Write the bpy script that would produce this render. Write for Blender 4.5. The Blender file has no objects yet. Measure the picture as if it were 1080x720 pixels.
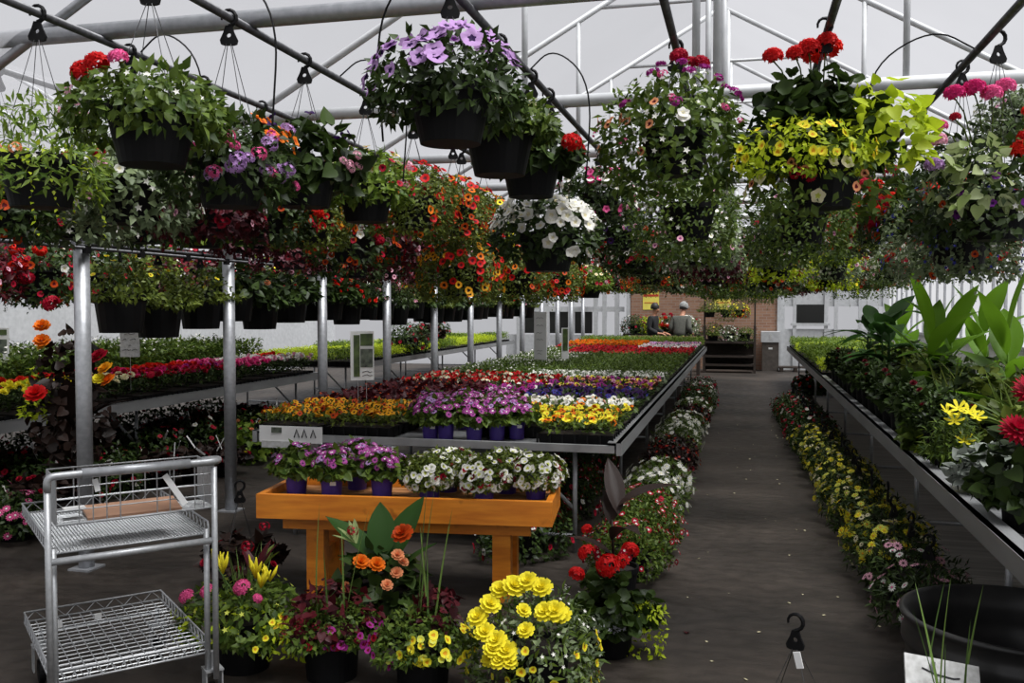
import bpy, math, random
import numpy as np
from mathutils import Vector, Matrix

sc = bpy.context.scene
COL = sc.collection
R_ = math.radians
PI = math.pi
rnd = random.Random(7)

# ------------------------------------------------------------------ camera
CAM = Vector((0, 0, 1.7)); F = 980.0
YAW = math.atan(243 / F); PITCH = math.atan(37 / F)
cd = bpy.data.cameras.new('camera'); cam = bpy.data.objects.new('camera', cd); COL.objects.link(cam)
cam.location = CAM; cam.rotation_euler = (PI / 2 - PITCH, 0, YAW)
cd.sensor_width = 36; cd.lens = F / 1080 * 36; cd.clip_end = 300; cd.clip_start = .05
sc.camera = cam
CR = cam.rotation_euler.to_matrix()
def ray(x, y): return CR @ Vector(((x - 540) / F, (360 - y) / F, -1))
def on(x, y, z):      # where the sight line meets a height
    d = ray(x, y); return CAM + d * ((z - CAM.z) / d.z)
def atX(x, y, X):
    d = ray(x, y); return CAM + d * (X / d.x)
def atY(x, y, Y):
    d = ray(x, y); return CAM + d * (Y / d.y)
def zdepth(x, y, zc): return CAM + ray(x, y) * zc

# ------------------------------------------------------------------ materials
def lin(h):
    h = h.lstrip('#'); v = [int(h[i:i + 2], 16) / 255 for i in (0, 2, 4)]
    return tuple(c / 12.92 if c <= .04045 else ((c + .055) / 1.055) ** 2.4 for c in v)
def newmat(name):
    m = bpy.data.materials.new(name); m.use_nodes = True
    nt = m.node_tree; nt.nodes.clear()
    return m, nt, nt.nodes, nt.links
def out_(nt, sock):
    o = nt.nodes.new('ShaderNodeOutputMaterial'); nt.links.new(sock, o.inputs['Surface'])
def mixc(nt, fac, a, b):
    n = nt.nodes.new('ShaderNodeMix'); n.data_type = 'RGBA'
    for s, v in ((n.inputs['Factor'], fac), (n.inputs[6], a), (n.inputs[7], b)):
        if isinstance(v, bpy.types.NodeSocket): nt.links.new(v, s)
        elif isinstance(v, (int, float)): s.default_value = v
        else: s.default_value = (*v[:3], 1)
    return n.outputs[2]
def ramp(nt, sock, p0, p1):
    n = nt.nodes.new('ShaderNodeMapRange'); n.inputs[1].default_value = p0; n.inputs[2].default_value = p1
    nt.links.new(sock, n.inputs[0]); return n.outputs[0]
def noise(nt, scale, detail=4, coord='Object', stretch=None):
    tc = nt.nodes.new('ShaderNodeTexCoord'); n = nt.nodes.new('ShaderNodeTexNoise')
    n.inputs['Scale'].default_value = scale; n.inputs['Detail'].default_value = detail
    v = tc.outputs[coord]
    if stretch:
        mp = nt.nodes.new('ShaderNodeMapping'); mp.inputs['Scale'].default_value = stretch
        nt.links.new(v, mp.inputs['Vector']); v = mp.outputs[0]
    nt.links.new(v, n.inputs['Vector']); return n.outputs['Fac']
def plain(name, c, rough=.5, metal=0, c2=None, scale=20, bump=0, stretch=None, spec=.5):
    m, nt, N, L = newmat(name); p = N.new('ShaderNodeBsdfPrincipled')
    p.inputs['Roughness'].default_value = rough; p.inputs['Metallic'].default_value = metal
    p.inputs['Specular IOR Level'].default_value = spec
    c2 = c2 or tuple(x * .8 for x in c)
    f = noise(nt, scale, 5, stretch=stretch)
    L.new(mixc(nt, ramp(nt, f, .35, .65), c, c2), p.inputs['Base Color'])
    if bump:
        b = N.new('ShaderNodeBump'); b.inputs['Strength'].default_value = bump; b.inputs['Distance'].default_value = .01
        L.new(f, b.inputs['Height']); L.new(b.outputs[0], p.inputs['Normal'])
    out_(nt, p.outputs[0]); return m
_lm = {}
def leafm(name, a, b, trans=.35, rough=.45):
    if name in _lm: return _lm[name]
    m, nt, N, L = newmat(name); g = N.new('ShaderNodeNewGeometry')
    c = mixc(nt, g.outputs['Random Per Island'], lin(a), lin(b))
    p = N.new('ShaderNodeBsdfPrincipled'); p.inputs['Roughness'].default_value = rough
    p.inputs['Specular IOR Level'].default_value = .22
    L.new(c, p.inputs['Base Color'])
    t = N.new('ShaderNodeBsdfTranslucent'); L.new(c, t.inputs['Color'])
    x = N.new('ShaderNodeMixShader'); x.inputs[0].default_value = trans
    L.new(p.outputs[0], x.inputs[1]); L.new(t.outputs[0], x.inputs[2]); out_(nt, x.outputs[0])
    _lm[name] = m; return m
_pm = {}
def petal(hexa, var=.22, trans=.3):
    k = hexa
    if k in _pm: return _pm[k]
    m, nt, N, L = newmat('petal_' + hexa.strip('#')); g = N.new('ShaderNodeNewGeometry')
    c0 = lin(hexa); c = mixc(nt, g.outputs['Random Per Island'], c0, tuple(v * (1 - var) for v in c0))
    p = N.new('ShaderNodeBsdfPrincipled'); p.inputs['Roughness'].default_value = .6
    p.inputs['Specular IOR Level'].default_value = .2
    L.new(c, p.inputs['Base Color'])
    t = N.new('ShaderNodeBsdfTranslucent'); L.new(c, t.inputs['Color'])
    x = N.new('ShaderNodeMixShader'); x.inputs[0].default_value = trans
    L.new(p.outputs[0], x.inputs[1]); L.new(t.outputs[0], x.inputs[2]); out_(nt, x.outputs[0])
    _pm[k] = m; return m

def film(name, tr, col):
    m, nt, N, L = newmat(name)
    t = N.new('ShaderNodeBsdfTranslucent'); t.inputs[0].default_value = (*col, 1)
    f = noise(nt, 1.3, 3); c = mixc(nt, ramp(nt, f, .3, .7), col, tuple(v * .9 for v in col)); L.new(c, t.inputs[0])
    p = N.new('ShaderNodeBsdfTransparent')
    x = N.new('ShaderNodeMixShader'); x.inputs[0].default_value = tr
    L.new(t.outputs[0], x.inputs[1]); L.new(p.outputs[0], x.inputs[2]); out_(nt, x.outputs[0]); return m

M = {}
M['film'] = film('greenhouse_film', .8, (.62, .62, .645))
M['sidefilm'] = film('side_wall_film', .6, (.86, .86, .86))
M['galv'] = plain('galvanised_steel', (.46, .47, .49), .42, .55, (.36, .37, .39), 30)
M['paintwhite'] = plain('white_painted_steel', (.55, .56, .57), .5, .1, (.47, .48, .49), 12)
M['chrome'] = plain('zinc_plated_wire', (.42, .43, .44), .45, .55, (.34, .35, .36), 60)
M['darksteel'] = plain('dark_pipe', (.09, .09, .095), .45, .5, (.05, .05, .055), 30)
M['blackp'] = plain('black_plastic', (.0045, .0045, .005), .55, 0, (.0035, .0035, .004), 20, spec=.15)
M['purplep'] = plain('purple_plastic', lin('#4c3790'), .45, 0, lin('#44307f'), 15, spec=.35)
M['soil'] = plain('potting_soil', (.02, .013, .009), .95, 0, (.008, .006, .004), 90, .6)
M['white'] = plain('white_card', (.78, .78, .77), .6, 0, (.72, .72, .71), 9)
M['greycard'] = plain('grey_card', (.56, .56, .555), .7, 0, (.42, .42, .41), 40)
M['ink'] = plain('marker_ink', (.03, .03, .035), .7)
M['wire'] = plain('hanger_wire', (.05, .05, .052), .4, .4)
M['tan'] = plain('tan_plastic', lin('#b98f74'), .45, 0, lin('#a98066'), 6)
M['bench'] = plain('bench_metal', (.3, .305, .31), .45, .5, (.23, .235, .24), 25)
M['rail'] = plain('bench_rail', (.36, .365, .37), .4, .5, (.27, .275, .28), 8, stretch=(1, .2, 1))
M['tub'] = plain('tub_rubber', (.022, .022, .023), .33, 0, (.04, .039, .038), 5, .1, spec=.4)
M['bark'] = plain('dark_timber', (.03, .018, .011), .7, 0, (.015, .009, .006), 18, .3, stretch=(1, 1, 8))
M['skin'] = plain('skin', lin('#b98468'), .55, 0, lin('#a87258'), 8)
M['hair'] = plain('dark_hair', (.012, .009, .007), .6)
M['hoodie'] = plain('black_fleece', (.008, .008, .009), .9, 0, (.012, .012, .013), 40)
M['greyshirt'] = plain('grey_cotton', lin('#5d5d55'), .9, 0, lin('#4c4d47'), 30)
M['cap'] = plain('pale_grey_cap', lin('#9b9c9a'), .8)
M['jeans'] = plain('dark_denim', (.012, .016, .028), .85)
M['bin'] = plain('bin_grey_brown', lin('#5a534d'), .5, .1, lin('#4a443f'), 12)
M['darkpane'] = plain('dark_opening', (.012, .012, .012), .3)
M['yellowcard'] = plain('yellow_card', lin('#f3e46a'), .6, 0, lin('#e6d55a'), 6)
M['redink'] = plain('red_print', lin('#c8402a'), .6)
M['greenprint'] = plain('green_photo_print', lin('#586b35'), .4, 0, lin('#2d3b1c'), 14)
M['darkprint'] = plain('dark_photo_print', lin('#2d332c'), .4, 0, lin('#6d7665'), 22)

def m_floor():
    m, nt, N, L = newmat('worn_dark_concrete'); p = N.new('ShaderNodeBsdfPrincipled')
    a = noise(nt, .9, 8, stretch=(.9, 1.2, 1)); b = noise(nt, 11, 10, stretch=(.75, 1.2, 1)); c3 = noise(nt, 120, 3)
    c = mixc(nt, ramp(nt, a, .35, .68), (.0175, .0143, .0115), (.05, .04, .0325))
    d = mixc(nt, ramp(nt, b, .38, .72), (.78, .78, .78), (1.22, 1.2, 1.18))
    x = N.new('ShaderNodeMix'); x.data_type = 'RGBA'; x.blend_type = 'MULTIPLY'; x.inputs[0].default_value = 1
    L.new(c, x.inputs[6]); L.new(d, x.inputs[7])
    e = mixc(nt, ramp(nt, c3, .3, .75), (.8, .8, .8), (1.2, 1.2, 1.2))
    y = N.new('ShaderNodeMix'); y.data_type = 'RGBA'; y.blend_type = 'MULTIPLY'; y.inputs[0].default_value = 1
    L.new(x.outputs[2], y.inputs[6]); L.new(e, y.inputs[7]); L.new(y.outputs[2], p.inputs['Base Color'])
    L.new(ramp(nt, b, -.4, 1.1), p.inputs['Roughness'])
    p.inputs['Specular IOR Level'].default_value = .3
    bp = N.new('ShaderNodeBump'); bp.inputs['Strength'].default_value = .12; bp.inputs['Distance'].default_value = .01
    L.new(b, bp.inputs['Height']); L.new(bp.outputs[0], p.inputs['Normal'])
    out_(nt, p.outputs[0]); return m
M['floor'] = m_floor()
def m_brick():
    m, nt, N, L = newmat('brown_brick'); p = N.new('ShaderNodeBsdfPrincipled'); p.inputs['Roughness'].default_value = .85
    tc = N.new('ShaderNodeTexCoord'); mp = N.new('ShaderNodeMapping'); mp.inputs['Rotation'].default_value = (PI / 2, 0, 0)
    L.new(tc.outputs['Object'], mp.inputs[0])
    b = N.new('ShaderNodeTexBrick'); L.new(mp.outputs[0], b.inputs['Vector'])
    b.inputs['Color1'].default_value = (*lin('#9c7861'), 1); b.inputs['Color2'].default_value = (*lin('#8a6450'), 1)
    b.inputs['Mortar'].default_value = (*lin('#968476'), 1); b.inputs['Scale'].default_value = 1
    b.inputs['Brick Width'].default_value = .21; b.inputs['Row Height'].default_value = .075; b.inputs['Mortar Size'].default_value = .008
    L.new(b.outputs[0], p.inputs['Base Color']); out_(nt, p.outputs[0]); return m
M['brick'] = m_brick()
def m_wood():
    m, nt, N, L = newmat('orange_stained_wood'); p = N.new('ShaderNodeBsdfPrincipled')
    p.inputs['Roughness'].default_value = .4
    a = noise(nt, 3, 6, stretch=(1.2, 9, 9)); b = noise(nt, 7, 3)
    c = mixc(nt, ramp(nt, a, .3, .7), lin('#e8902c'), lin('#c66d1e'))
    d = mixc(nt, ramp(nt, b, .62, .75), c, lin('#8f4a14'))
    L.new(d, p.inputs['Base Color']); out_(nt, p.outputs[0]); return m
M['wood'] = m_wood()
M['rawwood'] = plain('weathered_slats', lin('#b07a48'), .7, 0, lin('#8b5a32'), 10, stretch=(1, 8, 1))
M['planks'] = plain('pale_grey_ground_boards', lin('#cbc6bf'), .8, 0, lin('#a8a39c'), 4, .2, stretch=(.4, 6, 1))

# leaves
LF = {
 'mid': leafm('leaf_mid_green', '#33481a', '#62752c', .3), 'dark': leafm('leaf_dark_green', '#1e2b12', '#3c4f20', .22),
 'lime': leafm('leaf_lime', '#94aa1e', '#c2d036', .45), 'grey': leafm('leaf_grey_green', '#48563a', '#7f8d66', .22),
 'olive': leafm('leaf_olive', '#374518', '#6d7a2f', .3), 'maroon': leafm('leaf_maroon', '#2a0c12', '#561820', .22),
 'bronze': leafm('leaf_bronze', '#1a120e', '#33231d', .15), 'vari': leafm('leaf_variegated_edge', '#a4ae82', '#869954', .35),
 'silver': leafm('leaf_silver', '#6c736a', '#9ba198', .2), 'canna': leafm('leaf_canna', '#3c6316', '#6d9422', .5),
 'bright': leafm('leaf_bright_green', '#455f1c', '#7a8f34', .35), 'grass': leafm('leaf_grass', '#4c6836', '#7f9a4e', .3),
 'cannadark': leafm('leaf_canna_dark', '#25401c', '#3a5c26', .3),  # backlit shading of the bench cannas is put into this darker green
}
C = dict(red='#d01818', scar='#e02818', crim='#b01030', pink='#e8609a', hot='#d82a78', lpink='#eeb0c4', white='#f4f2ea',
         cream='#f2e9c0', yel='#f8ea3a', gold='#e8a420', orng='#ee7a18', dor='#c84a14', lil='#c39ad2', dais='#bc55a8', purp='#7a2a90', dpurp='#341450',
         mag='#a8308c', maroon='#6a1020', blue='#3a3a9a', peach='#f0a070', lime='#d6dc60', brown='#2a1008', grey='#b8b8c0')

# ------------------------------------------------------------------ mesh builder
class MB:
    def __init__(s): s.v = []; s.f = []; s.m = []
    def add(s, vs, fs, m=0):
        b = len(s.v); s.v += [tuple(v) for v in vs]; s.f += [tuple(b + i for i in f) for f in fs]; s.m += [m] * len(fs); return s
    def box(s, c, d, rot=None, m=0):
        c = Vector(c); h = Vector(d) / 2; vs = []
        for z in (-1, 1):
            for x, y in ((-1, -1), (1, -1), (1, 1), (-1, 1)):
                v = Vector((x * h.x, y * h.y, z * h.z)); vs.append(c + (rot @ v if rot else v))
        return s.add(vs, [(3, 2, 1, 0), (4, 5, 6, 7), (0, 1, 5, 4), (1, 2, 6, 5), (2, 3, 7, 6), (3, 0, 4, 7)], m)
    def path(s, pts, r, n=6, closed=False, m=0, caps=True):
        pts = [Vector(p) for p in pts]; K = len(pts); rs = r if isinstance(r, (list, tuple)) else [r] * K
        ref = None; rings = []
        for i, p in enumerate(pts):
            a = pts[i - 1] if (i or closed) else p; b = pts[(i + 1) % K] if (i < K - 1 or closed) else p
            t = (b - a).normalized()
            if ref is None: ref = Vector((0, 0, 1)) if abs(t.z) < .9 else Vector((1, 0, 0))
            u = t.cross(ref)
            if u.length < 1e-5: u = t.orthogonal()
            u.normalize(); w = u.cross(t).normalized(); ref = w
            rings.append([p + (u * math.cos(2 * PI * k / n) + w * math.sin(2 * PI * k / n)) * rs[i] for k in range(n)])
        vs = [v for rg in rings for v in rg]; fs = []
        for i in range(K if closed else K - 1):
            j = (i + 1) % K
            for k in range(n): fs.append((i * n + k, i * n + (k + 1) % n, j * n + (k + 1) % n, j * n + k))
        if not closed and caps: fs += [tuple(range(n))[::-1], tuple((K - 1) * n + k for k in range(n))]
        return s.add(vs, fs, m)
    def tube(s, a, b, r, n=8, m=0): return s.path([a, b], r, n, m=m)
    def lathe(s, prof, n=24, c=(0, 0, 0), m=0):
        vs = []; fs = []
        for r, z in prof:
            for k in range(n): vs.append((c[0] + r * math.cos(2 * PI * k / n), c[1] + r * math.sin(2 * PI * k / n), c[2] + z))
        for i in range(len(prof) - 1):
            for k in range(n): fs.append((i * n + k, i * n + (k + 1) % n, (i + 1) * n + (k + 1) % n, (i + 1) * n + k))
        return s.add(vs, fs, m)
    def strip(s, pts, widths, side, m=0):
        vs = []; side = Vector(side)
        for p, w in zip(pts, widths): p = Vector(p); vs += [p - side * w / 2, p + side * w / 2]
        return s.add(vs, [(2 * i, 2 * i + 1, 2 * i + 3, 2 * i + 2) for i in range(len(pts) - 1)], m)
    def mesh(s, name, mats, smooth=False):
        me = bpy.data.meshes.new(name); me.from_pydata(s.v, [], s.f)
        for mm in (mats if isinstance(mats, (list, tuple)) else [mats]): me.materials.append(mm)
        if len(set(s.m)) > 1: me.polygons.foreach_set('material_index', s.m)
        if smooth: me.polygons.foreach_set('use_smooth', [True] * len(me.polygons))
        me.update(); return me
    def build(s, name, mats, parent=None, smooth=False, loc=None): return put(name, s.mesh(name, mats, smooth), parent, loc)
def put(name, me, parent=None, loc=None):
    o = bpy.data.objects.new(name, me); COL.objects.link(o)
    if parent: o.parent = parent
    if loc is not None: o.location = loc
    return o
def tag(o, label, cat, group=None, kind=None):
    if label: o['label'] = label
    if cat: o['category'] = cat
    if group: o['group'] = group
    if kind: o['kind'] = kind
    return o
def thing(name, label, cat, loc=(0, 0, 0), rz=0, group=None):
    o = bpy.data.objects.new(name, None); COL.objects.link(o); o.location = loc; o.rotation_euler = (0, 0, rz)
    o.empty_display_size = .05
    return tag(o, label, cat, group)
def struct(name, mb, mats, smooth=False):
    o = mb.build(name, mats, None, smooth); o['kind'] = 'structure'; return o

def bent(p, k=6, f=.5):  # smooth a corner path (quadratic at inner points)
    p = [Vector(q) for q in p]; out = [p[0]]
    for i in range(1, len(p) - 1):
        a = p[i].lerp(p[i - 1], f); b = p[i].lerp(p[i + 1], f)
        for j in range(k + 1):
            t = j / k; out.append(a * (1 - t) ** 2 + p[i] * 2 * t * (1 - t) + b * t * t)
    out.append(p[-1]); return out

# ------------------------------------------------------------------ scattered templates (numpy)
def tp(v, t, m=None): return (np.array(v, float), np.array(t, int), np.array(m if m is not None else [0] * len(t), int))
T = {}
T['ovate'] = tp([(0, 0, 0), (-.27, .42, .06), (0, .5, -.03), (.27, .42, .06), (0, 1, -.12)], [(0, 2, 1), (0, 3, 2), (1, 2, 4), (2, 3, 4)])
T['thin'] = tp([(0, 0, 0), (-.13, .45, .03), (0, .5, -.02), (.13, .45, .03), (0, 1, -.1)], [(0, 2, 1), (0, 3, 2), (1, 2, 4), (2, 3, 4)])
def t_round():
    v = [(0, .45, -.1)]; n = 9
    for k in range(n):
        a = PI * .5 + (k + .5) / n * 2 * PI; r = .5 * (1 + .08 * (-1) ** k); v.append((r * math.cos(a + PI), .45 + r * math.sin(a + PI) * .9, .06 + .05 * (k % 2)))
    return tp(v, [(0, 1 + k, 1 + (k + 1) % n) for k in range(n)])
T['round'] = t_round()
def t_heart():
    o = [(0, .12), (-.2, 0), (-.4, .15), (-.42, .4), (-.25, .72), (0, 1.05), (.25, .72), (.42, .4), (.4, .15), (.2, 0)]
    v = [(0, .4, -.05)] + [(x, y, .05 - .25 * max(0, y - .4) + .05 * abs(x)) for x, y in o]
    return tp(v, [(0, 1 + (k + 1) % 10, 1 + k) for k in range(10)])
T['heart'] = t_heart()
def t_blade(seg=6, w=.07, droop=.5):
    v = []; f = []
    for i in range(seg + 1):
        t = i / seg; ww = w * (1 - t) ** .6 * (.6 + .4 * min(1, t * 5)) / 2
        y = t; z = -droop * t * t
        v += [(-ww, y, z), (0, y, z - ww * .6), (ww, y, z)]
    for i in range(seg):
        a = 3 * i; b = a + 3; f += [(a, a + 1, b + 1), (a, b + 1, b), (a + 1, a + 2, b + 2), (a + 1, b + 2, b + 1)]
    return tp(v, f)
T['blade'] = t_blade(); T['stiff'] = t_blade(6, .03, .06); T['frond'] = t_blade(6, .16, .6)
def t_pet(n=10, throat=.28, depth=.45, lob=.1):
    v = [(0, 0, -depth)]; t = []; m = []
    for k in range(n):
        a = 2 * PI * k / n; r = throat * (1 + .25 * math.cos(5 * a)); v.append((r * math.cos(a), r * math.sin(a), -.12))
    for k in range(n):
        a = 2 * PI * k / n; r = 1 - lob * (1 - math.cos(5 * a)) * .5; v.append((r * math.cos(a), r * math.sin(a), .09 * math.cos(5 * a) - .05 + .05 * math.sin(3 * a)))
    for k in range(n):
        j = (k + 1) % n; t.append((0, 1 + k, 1 + j)); m.append(1)
        t += [(1 + k, 1 + n + k, 1 + n + j), (1 + k, 1 + n + j, 1 + j)]; m += [0, 0]
    return tp(v, t, m)
T['pet'] = t_pet(20, .33, .45, .2); T['cal'] = t_pet(8, .4, .4, .12)
def t_daisy(n=11):
    v = []; t = []; m = []
    for k in range(n):
        a = 2 * PI * k / n; b = len(v); c, s = math.cos(a), math.sin(a)
        for r, w, z in ((.15, 0, .02), (.62, .17, .06), (1, 0, .0), (.62, -.17, .06)): v.append((r * c - w * s, r * s + w * c, z))
        t += [(b, b + 2, b + 1)[::-1], (b, b + 3, b + 2)[::-1]]; m += [0, 0]
    b = len(v); v.append((0, 0, .14))
    for k in range(8): v.append((.24 * math.cos(k * PI / 4), .24 * math.sin(k * PI / 4), .04))
    for k in range(8): t.append((b, b + 1 + k, b + 1 + (k + 1) % 8)); m.append(1)
    return tp(v, t, m)
T['daisy'] = t_daisy()
def t_pansy():
    v = []; t = []; m = []
    for a, r, d, z in ((60, .55, .5, -.05), (120, .55, .5, -.06), (0, .5, .52, 0), (180, .5, .52, .01), (270, .6, .5, .04)):
        b = len(v); a = R_(a); cx, cy = d * math.cos(a), d * math.sin(a); v.append((cx, cy, z + .04))
        for k in range(7): v.append((cx + r * math.cos(2 * PI * k / 7), cy + r * math.sin(2 * PI * k / 7), z - .03))
        for k in range(7): t.append((b, b + 1 + k, b + 1 + (k + 1) % 7)); m.append(0)
    b = len(v); v.append((0, -.02, .1))
    for k in range(7): v.append((.36 * math.cos(2 * PI * k / 7), -.12 + .34 * math.sin(2 * PI * k / 7), .085))
    for k in range(7): t.append((b, b + 1 + k, b + 1 + (k + 1) % 7)); m.append(1)
    return tp(v, t, m)
T['pansy'] = t_pansy()
def t_tiny():
    v = [(0, 0, -.15)]; t = []
    for k in range(10):
        a = 2 * PI * k / 10; r = 1 if k % 2 == 0 else .45; v.append((r * math.cos(a), r * math.sin(a), .05))
    return tp(v, [(0, 1 + k, 1 + (k + 1) % 10) for k in range(10)])
T['tiny'] = t_tiny()
def fr(D, rng, up=None):
    D = D / (np.linalg.norm(D, axis=1, keepdims=True) + 1e-9)
    U = rng.normal(size=D.shape) if up is None else np.tile(np.array(up, float), (len(D), 1)) + rng.normal(size=D.shape) * .25
    X = np.cross(D, U); X /= np.linalg.norm(X, axis=1, keepdims=True) + 1e-9
    Z = np.cross(X, D)
    return X, D, Z
def leafB(D, rng, Nn=None):
    if Nn is None: X, D, Z = fr(D, rng, (0, 0, 1))
    else:
        D = D / (np.linalg.norm(D, axis=1, keepdims=True) + 1e-9); U = Nn + np.array([0, 0, .7]) + rng.normal(size=D.shape) * .4
        X = np.cross(D, U); X /= np.linalg.norm(X, axis=1, keepdims=True) + 1e-9; Z = np.cross(X, D)
    return np.stack([X, D, Z], axis=2)
def faceB(N, rng):
    X, N, Y = fr(N, rng); return np.stack([X, Y * -1, N], axis=2)
def scat(t, P, B, S):
    S = np.asarray(S, float)
    if S.ndim == 1: S = np.repeat(S[:, None], 3, axis=1)
    v, tri, m = t
    V = P[:, None, :] + np.einsum('nij,nkj->nki', B, v[None] * S[:, None, :])
    n, k = len(P), len(v)
    TT = tri[None] + (np.arange(n) * k)[:, None, None]
    return V.reshape(-1, 3), TT.reshape(-1, 3), np.tile(m, n)
def join(parts):   # [(V,T,M,offset)]
    V = []; TT = []; MM = []; b = 0
    for v, t, m, o in parts: V.append(v); TT.append(t + b); MM.append(m + o); b += len(v)
    return np.concatenate(V), np.concatenate(TT), np.concatenate(MM)
def npmesh(name, V, TT, MM, mats):
    me = bpy.data.meshes.new(name); nv, nt_ = len(V), len(TT)
    me.vertices.add(nv); me.vertices.foreach_set('co', V.astype(np.float32).ravel())
    me.loops.add(nt_ * 3); me.loops.foreach_set('vertex_index', TT.astype(np.int32).ravel())
    me.polygons.add(nt_); me.polygons.foreach_set('loop_start', np.arange(0, nt_ * 3, 3, dtype=np.int32))
    me.polygons.foreach_set('loop_total', np.full(nt_, 3, dtype=np.int32))
    for mm in mats: me.materials.append(mm)
    me.polygons.foreach_set('material_index', MM.astype(np.int32))
    me.update(calc_edges=True); return me
def flower_geo():   # composite heads
    rg = np.random.default_rng(5)
    def head(t, n, r, s, flat=.8, lo=-.25, cone=None):
        d = rg.normal(size=(n * 3, 3)); d /= np.linalg.norm(d, axis=1, keepdims=True); d = d[d[:, 2] > lo][:n]
        P = d * r; P[:, 2] *= flat
        return scat(T[t], P, faceB(d, rg), np.full(len(d), s))
    T['ger'] = head('tiny', 42, .72, .38); T['ver'] = head('tiny', 22, .8, .34, .55, .0)
    # ruffled double bloom: rings of rounded petals
    def ruff(rings):
        V = []; TT = []; MM = []; b = 0
        for n, r0, tilt, L, w, z in rings:
            for k in range(n):
                a = 2 * PI * k / n + r0 * 9; c, s = math.cos(a), math.sin(a); ct, st = math.cos(tilt), math.sin(tilt)
                q = .42 if n < 10 else .12; pts = [(r0, -w * .3, 0), (r0, w * .3, 0), (r0 + L * .7 * ct, w * .62, L * .7 * st), (r0 + L * ct, w * q, L * st + .05), (r0 + L * ct, -w * q, L * st - .02), (r0 + L * .7 * ct, -w * .62, L * .7 * st)]
                for x, y, zz in pts: V.append((x * c - y * s, x * s + y * c, z + zz))
                TT += [(b, b + 1, b + 2), (b, b + 2, b + 5), (b + 5, b + 2, b + 3), (b + 5, b + 3, b + 4)]; MM += [0] * 4; b += 6
        return tp(V, TT, MM)
    T['bego'] = ruff([(8, .08, .15, .9, .5, 0), (8, .06, .5, .8, .45, .08), (7, .04, .9, .62, .35, .12), (5, .02, 1.25, .45, .25, .14)])
    T['dahl'] = ruff([(16, .15, -.35, .85, .2, 0), (16, .12, .05, .88, .2, .06), (14, .1, .45, .82, .19, .1), (12, .08, .85, .72, .17, .12), (8, .04, 1.2, .55, .13, .15)])
    T['lily'] = ruff([(6, .05, .45, 1, .3, 0)])
flower_geo()
SIZE = dict(pet=.034, cal=.0165, ger=.05, ver=.03, bego=.036, daisy=.022, pansy=.025, tiny=.011, dahl=.06, lily=.05)
_fm = {}
def fmesh(t, col, eye):
    k = (t, col, eye)
    if k not in _fm:
        v, tri, m = T[t]; _fm[k] = npmesh('flower', v, tri, m, [petal(C[col]), petal(C[eye])])
    return _fm[k]

# points on a plant dome
def dome(rng, n, R, up, down, zlo=-1, zhi=1, phi=None, spread=180, fill=0.):
    z = rng.uniform(zlo, zhi, n)
    ph = rng.uniform(-PI, PI, n) if phi is None else R_(phi) + rng.uniform(-1, 1, n) * R_(spread)
    k = 1 + .13 * np.sin(3 * ph + R * 40) + .08 * np.sin(5 * ph + 2 + up * 30)
    s = np.sqrt(np.clip(1 - z * z, 0, 1)); s = np.where(z < 0, .78 + .22 * s, s)
    q = 1 - fill * rng.uniform(0, 1, n) ** 1.6
    rad = R * k * s * np.where(z < 0, 1 - (1 - q) * .4, q)
    P = np.stack([rad * np.cos(ph), rad * np.sin(ph), np.where(z > 0, up * z * (.85 + .15 * k) * q, down * z)], 1)
    N = np.stack([s * np.cos(ph), s * np.sin(ph), np.where(z > 0, z, z * .25)], 1)
    return P, N
_fc = {}
def foliage(kind, lm, R, up, down, seed, n=None, trail=0, tl=.25):
    k = (kind, lm, round(R, 3), round(up, 3), round(down, 3), seed, n, trail, tl)
    if k in _fc: return _fc[k]
    rg = np.random.default_rng(seed + 11)
    t, N0, L = {'small': ('ovate', 1250, .052), 'tiny': ('ovate', 2000, .035), 'round': ('round', 420, .066), 'cin': ('heart', 420, .05), 'mids': ('heart', 320, .064), 'lush': ('heart', 300, .085),
                'thin': ('thin', 950, .06), 'fern': ('frond', 150, .22), 'strap': ('blade', 60, .34)}[kind]
    n = n or N0; parts = []
    P, Nn = dome(rg, n, R * .96, up * .95, down, -1 if down > 0 else -.05, 1, fill=.5)
    D = Nn * .4 + rg.normal(size=P.shape) * .55; D[:, 2] += rg.uniform(-.55, .25, n)
    if kind in ('fern', 'strap'): P = P * np.array([.35, .35, .3]); D = Nn + rg.normal(size=P.shape) * .2; D[:, 2] = np.abs(D[:, 2]) + .5
    S = L * rg.uniform(.6, 1.15, n)
    parts.append((*scat(T[t], P, leafB(D, rg, Nn), S), 0))
    if trail:
        for i in range(trail):
            ph = rg.uniform(-PI, PI); r0 = R * .8; ln = tl * rg.uniform(.5, 1); m = int(ln / .02)
            u = np.linspace(0, 1, m)
            Q = np.stack([(r0 + .06 * np.sin(u * 2)) * np.cos(ph + .2 * u), (r0 + .06 * np.sin(u * 2)) * np.sin(ph + .2 * u), -ln * u + .02], 1)
            D = rg.normal(size=Q.shape) * .7 + np.array([math.cos(ph), math.sin(ph), -.5])
            parts.append((*scat(T[t], Q, leafB(D, rg), L * .8 * rg.uniform(.6, 1, m)), 0))
    V, TT, MM = join(parts)
    _fc[k] = npmesh('foliage', V, TT, MM, [LF[lm]]); return _fc[k]
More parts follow.
